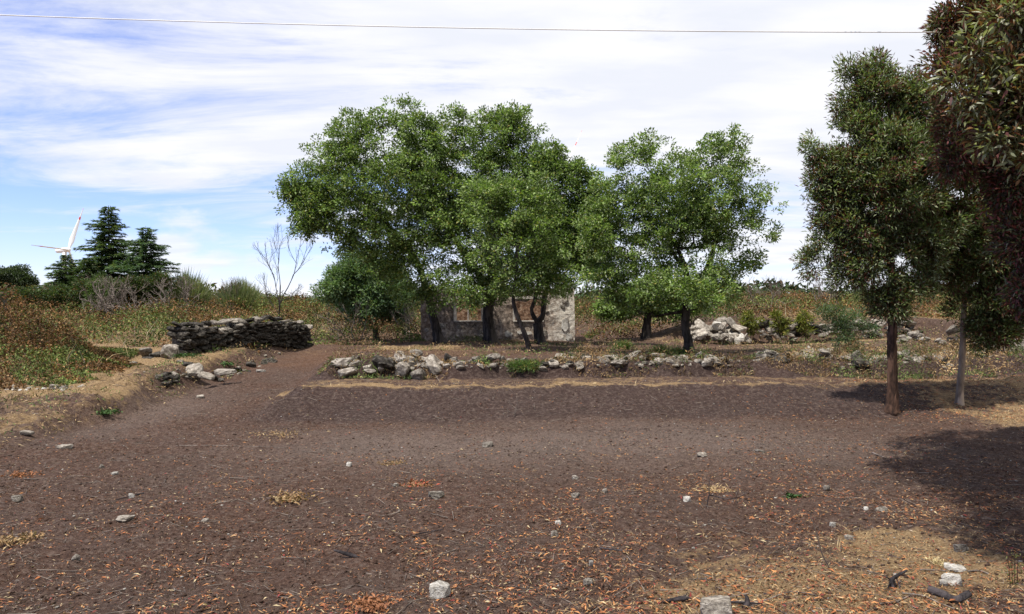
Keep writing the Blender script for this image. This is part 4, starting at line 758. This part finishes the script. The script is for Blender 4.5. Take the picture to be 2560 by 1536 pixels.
bo_ = [(A0+dirw*t-nrm*.22*sg) for t, sg in ((.15, 1), (LW_-.15, 1), (LW_-.15, -.35), (.15, -.35))]; zz_ = [g1(*b_)-.1 for b_ in bo_]
V8 = [(b_[0], b_[1], z_) for b_, z_ in zip(bo_, zz_)]+[(b_[0], b_[1], z_+.80) for b_, z_ in zip(bo_, zz_)]
me.from_pydata([tuple(Vector(v_)-dw.location) for v_ in V8], [], [(0, 1, 2, 3), (4, 5, 6, 7), (0, 1, 5, 4), (1, 2, 6, 5), (2, 3, 7, 6), (3, 0, 4, 7)]); link('hearting', me, M_stoned, dw)
def heap(name, label, cat, specs, seed, meshes, tilt=.35):
    """specs: photo x, y (stone centre), half width, half height in photo units, distance"""
    r_ = np.random.default_rng(seed); c = at(specs[0][0], specs[0][1], specs[0][4]); root = empty(name, (c[0], c[1], g1(c[0], c[1]))); tag(root, label, cat)
    for (px, py, rw_, rh_, d_) in specs:
        p = at(px, py+rh_*.08, d_); s_ = d_/F; ms = meshes[0] if r_.random() < meshes[2] else meshes[1]
        o = stone_at(root, p, (rw_*s_, (rw_*.8+rh_*.3)*s_, rh_*s_), ms, r_, tilt, 0)
    return root
def rows_of(poly, n, r_, w0, w1_, flat, jy, d_or=None, lift=.5):
    """stones along a photo polyline, set on the ground below it"""
    poly = np.array(poly, float); seg = np.cumsum([0]+[np.hypot(*(poly[j+1]-poly[j])) for j in range(len(poly)-1)]); outp = []
    for q in range(n):
        s_ = seg[-1]*r_.random(); x_ = np.interp(s_, seg, poly[:, 0]); y_ = np.interp(s_, seg, poly[:, 1])+r_.normal()*jy; w_ = w0+(w1_-w0)*r_.random()**1.6; gx_, gy_ = onground(x_, y_) if d_or is None else ((x_-HX)/F*d_or, d_or)
        hgt = w_*flat*(.6+.6*r_.random()); cy_ = y_-hgt*lift; outp.append((x_, cy_, w_, hgt, gy_))
    return outp
r_ = np.random.default_rng(602)
sp = [(862, 905, 34, 17, 21.9), (960, 912, 30, 20, 21.8), (1000, 888, 15, 10, 22.6), (1040, 885, 22, 12, 22.6), (1012, 905, 34, 17, 22.2), (1006, 925, 20, 22, 21.7), (1060, 902, 14, 9, 22.3), (1090, 915, 36, 18, 21.9), (1120, 897, 13, 14, 22.4), (1136, 905, 12, 14, 22.2), (1155, 912, 14, 11, 22.1), (1045, 935, 22, 17, 21.6), (985, 903, 22, 9, 22.2), (952, 920, 10, 8, 21.7), (925, 930, 22, 7, 21.7), (1232, 894, 20, 9, 22.3), (1210, 903, 16, 8, 22.2), (890, 893, 12, 6, 22.5), (1256, 898, 9, 8, 22.4), (1190, 900, 12, 8, 22.4), (868, 932, 28, 12, 21.6)]
poly = [(840, 905), (900, 903), (1000, 902), (1100, 903), (1250, 905), (1400, 906), (1470, 904), (1600, 906), (1750, 903)]
sp += [(x_, y_, w_, h_, d_) for (x_, y_, w_, h_, d_) in rows_of([(830, 914), (1000, 915), (1250, 916), (1480, 912), (1850, 908)], 130, r_, 5, 17, .5, 5)]
sp += rows_of([(1380, 903), (1470, 893), (1480, 905), (1800, 902)], 26, r_, 12, 30, .36, 4)
heap('rubble_row', 'collapsed row of pale granite boulders along the top of the second earth bank', 'rubble', sp, 603, (RS, RD, .85))
sp = rows_of([(1890, 900), (1960, 895), (2060, 893), (2075, 897)], 34, r_, 10, 26, .5, 4) + [(2140, 888, 16, 12, 23.2), (2150, 908, 26, 14, 22.6), (1925, 888, 22, 10, 23.2), (2060, 884, 16, 9, 23.3)] + rows_of([(2100, 903), (2260, 900), (2420, 893), (2480, 890)], 60, r_, 7, 20, .5, 9)
heap('rubble_row', 'shorter scatter of granite boulders on the bank left of the eucalypt trunks', 'rubble', sp, 604, (RS, RD, .85))
sp = []
for q in range(60):
    u_, v_ = r_.random(), r_.random(); x_ = 1725+140*u_; topy = 848-46*math.sin(math.pi*min(1, .15+u_*.95))**.7; y_ = 850-(850-topy)*v_; sp.append((x_, y_, 7+13*r_.random(), 5+6*r_.random(), 33.3+1.2*v_+.3*r_.normal()))
sp += [(1752, 836, 20, 12, 33.0), (1830, 812, 28, 7, 33.8), (1845, 820, 24, 7, 33.7), (1805, 800, 18, 6, 34.3), (1790, 842, 14, 9, 32.9), (1808, 818, 8, 14, 33.5)]
heap('rubble_heap', 'heap of pale angular broken stones right of the lone oak trunk', 'rubble', sp, 605, (RW[:7]+RS[7:], RS, .55), .5)
sp = rows_of([(1885, 815), (1960, 820), (2040, 825), (2180, 815), (2300, 820)], 60, r_, 8, 22, .42, 8, 34.4) + [(1905, 812, 22, 8, 34.2), (1925, 822, 20, 7, 34.1), (1978, 815, 18, 8, 34.2), (2268, 808, 22, 7, 34.2)] + rows_of([(1880, 838), (2080, 840), (2300, 835)], 40, r_, 8, 16, .5, 4, 34.0)
heap('terrace_wall', 'half-buried terrace wall of flat stones below the bracken, behind the straw path', 'wall', sp, 606, (RS, RD, .6))
sp = []
for q in range(46): x_ = 2470+130*r_.random(); y_ = 800+70*r_.random(); sp.append((x_, y_, 16+18*r_.random(), 10+8*r_.random(), 27.5-(y_-800)/70*1.2))
sp += [(2510, 880, 40, 14, 25.6), (2455, 888, 22, 12, 25.4), (2555, 868, 30, 22, 25.6)] + rows_of([(2250, 850), (2480, 860)], 26, r_, 7, 18, .5, 8, 27)
heap('retaining_wall', 'tumbled grey retaining wall of large blocks at the right edge of the photo', 'wall', sp, 607, (RS, RD, .6))
sp = [(365, 880, 20, 9, 25.0), (390, 890, 22, 12, 24.8), (372, 898, 18, 7, 24.5), (425, 880, 26, 20, 24.6), (352, 935, 40, 10, 22.0), (392, 950, 28, 9, 21.3), (430, 945, 18, 10, 21.5), (452, 905, 12, 6, 23.5), (468, 912, 16, 8, 22.9), (485, 925, 26, 12, 22.2), (515, 940, 22, 8, 21.8), (560, 930, 30, 8, 22.2), (330, 915, 18, 7, 22.8), (415, 960, 14, 6, 21.0)]
sp += rows_of([(330, 930), (400, 945), (500, 940), (600, 930), (700, 895)], 60, r_, 5, 15, .42, 7)
heap('rubble_row', 'tumbled grey slabs and small stones below the drystone wall at the field edge', 'rubble', sp, 608, (RS, RD, .6))
sp = [(22, 976, 18, 6, 18.8), (60, 972, 20, 8, 19), (75, 966, 14, 7, 19.4), (120, 976, 17, 6, 18.8), (138, 968, 14, 8, 19.2), (158, 970, 10, 5, 19.2), (200, 968, 12, 5, 19.2), (212, 974, 10, 5, 18.9), (205, 992, 12, 6, 18.0), (222, 993, 12, 5, 18.0)] + rows_of([(0, 978), (120, 972), (260, 972)], 26, r_, 4, 9, .45, 3)
heap('kerb_stones', 'line of small white stones edging the straw path on the left terrace', 'rubble', sp, 609, (RW, RS, .6))
# granite post at the left frame edge
px_ = at(2, 800, 26); gp = path_tube('granite_post', [(0, 0, -.2), (0, 0, .9), (.02, 0, 1.85)], [.17, .16, .14], 6, .08, M_stoned, seed=4); gp.location = (px_[0], 26, g1(px_[0], 26)); tag(gp, 'dark upright granite post cut by the left edge of the photo', 'post')

# ---------------------------------------------------------------- loose stones, wood and clumps in the field
fld = [(1097, 1473, 34, 26, 'w', 'pale wedge-shaped stone low in the middle of the field, whitest on its left'), (1792, 1530, 52, 38, 's', 'grey lichened boulder cut by the bottom edge, right of centre'), (2384, 1454, 32, 20, 'w', 'bright white stone above the charred log at lower right'),
       (2360, 1465, 12, 10, 'w', 'small white stone just left of the bright white one at lower right'), (2395, 1417, 30, 6, 'w', 'flat broken white stone above the bright white one at lower right'), (1091, 1242, 26, 13, 's', 'flat grey stone lying beside the reddish leaf clump near the middle'),
       (1220, 1117, 17, 10, 's', 'brownish pointed stone alone on the dusty strip in the middle'), (872, 1159, 9, 8, 'w', 'small pale triangular stone left of centre, level with the dust strip edge'), (40, 1251, 15, 10, 's', 'grey stone with a sharp right shadow near the left edge'),
       (328, 1235, 9, 8, 'w', 'round white pebble in the left half, under a short stick'), (286, 1186, 9, 6, 'w', 'white pebble beside pale wood chips at left'), (252, 1167, 8, 7, 's', 'round tan pebble at left above the white one'), (157, 1123, 22, 6, 's', 'thin flat slab at the far left near the weeds edge'),
       (988, 1215, 9, 7, 's', 'small tan stone immediately left of the reddish leaf clump'), (1718, 1253, 11, 8, 'w', 'white stone left of the forked stick'), (1386, 1329, 13, 9, 's', 'oval beige stone in the middle right, among orange leaves'), (1478, 1420, 7, 9, 'w', 'egg-shaped white pebble in the dense orange leaves'),
       (1470, 1461, 15, 13, 's', 'rounded tan stone below the white egg-shaped pebble'), (1438, 1195, 10, 7, 's', 'tan pebble right of the middle on the bare soil'), (2083, 1306, 9, 7, 'w', 'white stone under the small broken branch at right'), (2208, 1283, 18, 8, 's', 'flat grey stone at right before the tree shadow'),
       (2166, 1279, 8, 6, 'w', 'white pebble left of the flat grey stone at right'), (2126, 1338, 15, 8, 's', 'smooth brown stone at right, partly sunk'), (2405, 1373, 19, 13, 's', 'flat hollowed stone at the edge of the tree shadow'), (2066, 1210, 10, 9, 's', 'grey pebble in the right half, far from the leaves'),
       (187, 1404, 12, 9, 's', 'pale pebble at lower left, on its own'), (650, 928, 14, 4, 'w', 'white streak of stone on the dirt ramp'), (1512, 1229, 8, 7, 's', 'small pale stone right of centre'), (1440, 1233, 13, 7, 's', 'long beige stone next to the small pale one right of centre'),
       (1395, 1308, 10, 6, 'w', 'whitish flake just above the oval beige stone'), (65, 1095, 20, 6, 's', 'bent pale slab on the weedy left slope'), (500, 990, 12, 5, 's', 'low stone at the foot of the ramp'), (1900, 1130, 14, 5, 's', 'tan flat stone on the right half of the dust strip'), (1755, 1143, 14, 6, 's', 'pale flat stone left of the tan one on the dust strip'),
       (310, 1402-95, 24, 8, 's', 'shallow grey slab half sunk at left'), (512, 1307, 12, 5, 's', 'small grey sunken stone left of the straw clump')]
for q, (px, py, rw_, rh_, kd, lab) in enumerate(fld):
    gx_, gy_ = onground(px, py+rh_*.7); s_ = gy_/F; big = rw_ > 25
    me = FINE[q % 6].copy() if big else ROCKS[q % 14].copy(); me.materials.clear(); me.materials.append(M_white if kd == 'w' else M_stone); me.name = 'field_stone'
    o = link('field_stone', me); o.location = (gx_, gy_+rw_*s_*.3, g1(gx_, gy_)+rh_*s_*.5); o.scale = (rw_*s_*.98, rw_*s_*.8, rh_*s_*1.08); o.rotation_euler = (random.uniform(-.12, .12), random.uniform(-.15, .15), random.uniform(-.4, .4)); tag(o, lab, 'stone')
def stick(name, label, cat, pts, rads, mat_, seed, off=.02, k=7, rough=.2, par=None, lift=None):
    W_ = []
    for q, (px, py) in enumerate(pts):
        gx_, gy_ = onground(px, py); W_.append((gx_, gy_, g1(gx_, gy_)+off+(lift[q] if lift else 0)))
    if par is None:
        o = path_tube(name, np.array(W_)-np.array(W_[0]), rads, k, rough, mat_, None, 5, seed); o.location = W_[0]; tag(o, label, cat)
    else: o = path_tube(name, np.array(W_)-np.array(par.location), rads, k, rough, mat_, par, 5, seed)
    return o
lg = stick('charred_log', 'short thick charred log lying in the straw at lower right', 'log', [(2320, 1491), (2350, 1499), (2388, 1503), (2424, 1501)], [.030, .033, .030, .028], M_char, 1, .03, 12, .22)
def stick_world(name, label, cat, px, py, pts, rads, mat_, seed, extra=()):
    """an upright or arching stick: base on the ground, shape in metres"""
    gx_, gy_ = onground(px, py); root = empty(name, (gx_, gy_, g1(gx_, gy_))); tag(root, label, cat)
    path_tube('stem', pts, rads, 7, .15, mat_, root, 5, seed)
    for q, (pp, rr_) in enumerate(extra): path_tube('twig', pp, rr_, 5, .15, mat_, root, 4, seed+q+1)
    return root
stick_world('forked_stick', 'dark forked stick standing up from the field right of centre', 'stick', 1767, 1270, [(0, 0, 0), (.02, .02, .10), (.05, .03, .14), (.22, .02, .10), (.36, .02, .11), (.48, .05, .16)], [.007, .007, .007, .006, .005, .003], M_char, 5, [([(.04, .03, .13), (.035, .05, .22), (.05, .06, .31)], [.006, .005, .003]), ([(.34, .02, .11), (.36, 0, .17), (.37, 0, .22)], [.004, .003, .002]), ([(.36, .02, .11), (.34, -.03, .03)], [.004, .003])])
stick_world('upright_twig', 'long pale twig rising from the leaves at lower right', 'stick', 2075, 1440, [(0, 0, 0), (-.06, .02, .12), (-.10, .04, .28), (-.14, .05, .42)], [.005, .0045, .004, .003], M_dead, 6)
stick_world('charred_branch', 'black charred branch stub left of centre in the foreground', 'branch', 870, 1398, [(0.10, 0, .01), (.02, .01, .03), (-.06, .02, .05), (-.14, .03, .07)], [.012, .02, .016, .008], M_char, 7, [([(-.02, .02, .04), (.0, .04, .09)], [.008, .003])])
stick_world('charred_root', 'knotted black root standing beside the log at lower right', 'root', 2232, 1478, [(0, 0, 0), (.0, .02, .06), (.06, .03, .10), (.14, .05, .13)], [.02, .018, .014, .007], M_char, 8, [([(.01, .02, .07), (.03, 0, .02)], [.01, .006]), ([(-.02, 0, .05), (-.06, -.02, -.01)], [.008, .005]), ([(.0, .02, .06), (-.05, .02, .09)], [.008, .004]), ([(.04, .03, .09), (.05, -.03, .0)], [.007, .004])])
stick_world('charred_stump', 'small burnt stump and roots at the bottom edge near the grey boulder', 'root', 1862, 1526, [(0, 0, 0), (.02, .0, .05), (.01, .02, .10)], [.03, .022, .008], M_char, 9, [([(0, 0, .04), (.14, .02, .03)], [.012, .004]), ([(0, 0, .04), (-.12, .03, .04), (-.2, .05, .02)], [.012, .008, .003]), ([(0, 0, .03), (.08, -.04, .0)], [.01, .005])])
stick_world('charred_branch', 'flat black burnt wood at the bottom edge left of the grey boulder', 'branch', 1690, 1512, [(-.12, 0, .0), (-.04, 0, .02), (.06, .01, .03), (.13, .02, .02)], [.006, .016, .022, .008], M_char, 12, [([(.06, .01, .03), (.1, .04, .07)], [.008, .003])])
for q, (pts, lab, m_, r0) in enumerate([([(2255, 1493), (2310, 1500), (2350, 1512), (2392, 1522)], 'pale bent branch in the straw left of the charred log', M_dead, .007), ([(2200, 1522), (2245, 1512), (2285, 1498)], 'brown curved stick running up to the pale bent branch', M_dead, .007), ([(2300, 1431), (2330, 1430), (2366, 1433)], 'straight grey stick above the bright white stone', M_dead, .008),
      ([(2420, 1430), (2450, 1432), (2478, 1440)], 'grey twisted twig right of the flat white stone', M_dead, .008), ([(1000, 1290), (960, 1298), (905, 1290)], 'thin curved stick left of the flat grey stone', M_dead, .005), ([(1040, 1335), (1085, 1328), (1110, 1324)], 'dark straight stick below the flat grey stone', M_char, .006), ([(360, 1237), (320, 1240), (290, 1246)], 'short dark stick beside the round white pebble', M_char, .008),
      ([(60, 1198), (95, 1199)], 'small grey stick near the left edge', M_dead, .008), ([(440, 1115), (560, 1118), (720, 1122)], 'long thin root lying along the left of the dust strip', M_dead, .006), ([(2180, 1140), (2215, 1155)], 'broken stick near the tip of the tree shadow', M_dead, .012), ([(1500, 1385), (1560, 1390), (1580, 1383)], 'black stick among the orange leaves right of centre', M_char, .010),
      ([(1830, 1500), (1900, 1505), (1975, 1490), (2040, 1500)], 'thin dark branch crossing the straw right of the grey boulder', M_dead, .006), ([(80, 1035), (130, 1040)], 'pale stick on the weedy left slope', M_dead, .009), ([(1080, 925), (1088, 940), (1098, 958)], 'pale curved root hanging down the second earth bank', M_dead, .012)]):
    n_ = len(pts); stick('fallen_stick', lab, 'stick', pts, [r0*(1-.5*j/n_) for j in range(n_)], m_, 40+q, .012)
x_, y_ = onground(1285, 1045); t = bare('twig_branch', 'small tan branching twig lying on the first earth bank', 'stick', (x_, y_, g1(x_, y_)+.02), [((0, 0, 0), (.3, .2, .6), .009, .16, 3), ((.02, 0, .05), (-.8, .2, .3), .007, .14, 3)], 88, .5, mat_=M_dead)
def clump(label, px, py, rw_, cols, w, seed, n=260, ln=.07, wd=.02):
    r_ = np.random.default_rng(seed); gx_, gy_ = onground(px, py); z = g1(gx_, gy_); s_ = gy_/F*rw_
    off = np.stack([r_.normal(size=n)*s_*.62, r_.normal(size=n)*s_*.6, np.abs(r_.normal(size=n))*s_*.10+.008], 1)
    V, Fc = leaves(off, r_.normal(size=(n, 3))*[1, 1, .5]+[0, 0, .2], r_.normal(size=(n, 3))*.6+[0, 0, 1], ln*(.6+.8*r_.random(n)), wd); o = link('leaf_clump', mesh_np('leaf_clump', V, Fc, palette(n, cols, w, r_, .25)), M_dry); o.location = (gx_, gy_, z); tag(o, label, kind='stuff'); return o
TAN = [(.30, .19, .09), (.20, .12, .06), (.38, .28, .15)]
clump('tan clump of curled dead leaves left of the middle', 725, 1262, 42, TAN, [3, 3, 1], 1, 320, .05, .022); clump('reddish brown leaf clump behind the flat grey stone', 1045, 1214, 32, [(.20, .10, .055), (.35, .19, .09), (.4, .09, .05)], [3, 2, 1], 2, 240, .05, .022)
clump('yellow dead leaf strip on the left end of the dust strip', 700, 1093, 50, TAN, [3, 1, 2], 3, 170, .06, .015); clump('small tan leaf clump right above the dark clods', 980, 1160, 30, TAN, [3, 2, 1], 4, 140, .05, .015); clump('rust-coloured leaf clump at the left edge', 55, 1190, 34, [(.22, .09, .04), (.3, .13, .06)], [1, 1], 5, 160, .05, .02)
clump('tan leaf heap at the left edge lower down', 45, 1362, 48, TAN, [2, 3, 1], 6, 260, .05, .02); clump('dark rusty leaf clump at the bottom below the pale wedge stone', 930, 1515, 46, [(.2, .085, .04), (.3, .13, .06)], [2, 1], 7, 260, .045, .02); clump('straw-coloured tuft behind the forked stick', 1790, 1228, 36, [(.45, .32, .16), (.3, .2, .09)], [2, 1], 8, 200, .07, .01)
clump('pale straw tuft at right above the bright white stone', 2338, 1405, 20, [(.55, .45, .24), (.4, .3, .15)], [2, 1], 9, 160, .06, .006)
for j, (px, py, lab) in enumerate([(258, 1040, 'dark green ivy-like weed at the weedy left field edge'), (560, 912, 'green weed under the tumbled slabs left of the ramp'), (465, 895, 'green weed among stones at the near end of the drystone wall'), (1983, 1240, 'tiny green sprout on bare soil right of the forked stick'), (952, 920, 'small green weed at the left foot of the second bank')]):
    clump(lab, px, py, [26, 24, 30, 18, 14][j], [(.05, .10, .03), (.08, .13, .035), (.03, .06, .02)], [2, 1, 1], 30+j, [260, 260, 300, 60, 120][j], .08, .03)
x_, y_ = 4.28, 7.25
sdl = empty('red_stemmed_seedling', (x_, y_, g1(x_, y_))); tag(sdl, 'seedling with red-brown upright stems at the lower right edge', 'plant')
for q in range(4): path_tube('stem', [(q*.025-.04, q*.01, 0), (q*.03-.05, q*.01, .12), (q*.035-.06, .01*q, .26)], [.0035, .003, .002], 5, .05, M_barkb, sdl, seed=q)
r_ = np.random.default_rng(5); n = 90; P = np.stack([r_.normal(size=n)*.05, r_.normal(size=n)*.04, r_.random(n)*.27], 1); V, Fc = leaves(P, r_.normal(size=(n, 3))+[0, 0, .4], r_.normal(size=(n, 3))+[0, 0, 1], .035, .010); link('foliage', mesh_np('foliage', V, Fc, palette(n, [(.12, .13, .04), (.16, .05, .03)], [2, 1], r_)), M_leaf, sdl)

# ---------------------------------------------------------------- wind turbines and cable
m, T, Lk, b = mat('turbine_white'); b.inputs['Base Color'].default_value = (.78, .78, .78, 1); b.inputs['Roughness'].default_value = .45; M_tw = m
m, T, Lk, b = mat('turbine_red'); b.inputs['Base Color'].default_value = (.62, .07, .05, 1); b.inputs['Roughness'].default_value = .45; M_tr = m
def turbine(label, px, py, Rpx, vecs, d, Rm, wid=1.0):
    hub = at(px, py, d); n = Vector((0, 0, 0)); root = empty('wind_turbine', (hub[0], hub[1], -40)); tag(root, label, 'wind turbine', 'wind turbines beyond the hill')
    H_ = hub[2]+40; az = math.atan2(hub[0], hub[1]); B = [Matrix.Rotation(-az, 3, 'Z') @ Vector(v_).normalized() for v_ in vecs]; ax = B[0].cross(B[1]).normalized()
    if ax.y > 0: ax = -ax
    path_tube('tower', [(0, 0, 0), (0, 0, H_*.5), (0, 0, H_-1.6)], [2.6, 2.1, 1.55], 20, 0, M_tw, root, 4).location = (-ax.x*3.2, -ax.y*3.2, 0)
    nc = -ax; c0 = Vector((0, 0, H_))
    pts = [c0-nc*.2, c0+nc*1.2, c0+nc*4.5, c0+nc*9.5, c0+nc*10.2]; path_tube('nacelle', [tuple(p) for p in pts], [1.2, 1.8, 2.0, 1.7, 1.0], 14, 0, M_tw, root, 5)
    path_tube('hub', [tuple(c0+ax*1.9), tuple(c0+ax*1.2), tuple(c0-ax*.4)], [.3, 1.3, 1.6], 14, 0, M_tw, root, 5)
    ns = 28
    for bi, bv in enumerate(B):
        chord_dir = (bv.cross(ax)).normalized(); VV = []; FF = []; MI = []
        for q in range(ns+1):
            t_ = q/ns; ch = np.interp(t_, [0, .05, .2, .6, 1], [1.6, 1.7, 3.4, 2.0, .35])*wid; th_ = np.interp(t_, [0, .05, .2, 1], [1.6, 1.5, .7, .10]); tw = (1-t_)*.45+.15+(1.1 if bi == 1 else 0); cd = chord_dir*math.cos(tw)+ax*math.sin(tw); td = bv.cross(cd)
            c_ = c0+bv*(Rm*t_+1.0)
            for k_ in range(10):
                a_ = 2*math.pi*k_/10; VV.append(tuple(c_+cd*(math.cos(a_)*ch/2)+td*(math.sin(a_)*th_/2)))
        for q in range(ns):
            for k_ in range(10): FF.append((q*10+k_, q*10+(k_+1) % 10, (q+1)*10+(k_+1) % 10, (q+1)*10+k_)); MI.append(1 if (q/ns > .94 or .70 < q/ns < .77) else 0)
        FF.append(tuple(range(ns*10, ns*10+10))); MI.append(1)
        me = bpy.data.meshes.new('blade'); me.from_pydata(VV, [], FF); me.materials.append(M_tw); me.materials.append(M_tr); me.polygons.foreach_set('material_index', MI); me.polygons.foreach_set('use_smooth', [True]*len(FF)); me.update(); link('blade', me, None, root)
    return root
turbine('white wind turbine with red-banded blades behind the conifers', 171, 625, 130, [(33, 57, 107), (-75, -100.7, 3), (42, 43.7, -110)], 655, 39, 1.15)
turbine('distant wind turbine of which one thin blade shows above the central oaks', 1392, 468, 190, [(68, 175, 177), (-175, -75, 60), (107, -100, -237)], 640, 76, .45)
W_ = []
for x_ in np.linspace(-70, 70, 61):
    W_.append((x_, 14.0, EYE+(HY-np.interp((x_/14*F+HX), [-4000, 0, 1273, 2308, 6000], [38-107, 38, 72.5, 81, 60]))/F*14))
px4 = np.polyfit([-8.41, -.046, 6.76], [EYE+(HY-38)/F*14, EYE+(HY-72.5)/F*14, EYE+(HY-81)/F*14], 2)
cb = path_tube('overhead_cable', [(x_, 14.0, float(np.polyval(px4, x_))) for x_ in np.linspace(-40, 45, 24)], [.0085]*24, 6, 0, (lambda q: (q[3].inputs['Base Color'].__setattr__('default_value', (.70, .68, .64, 1)), q[0])[1])(mat('cable')), None, 3); tag(cb, 'thin overhead cable crossing the sky', 'cable')
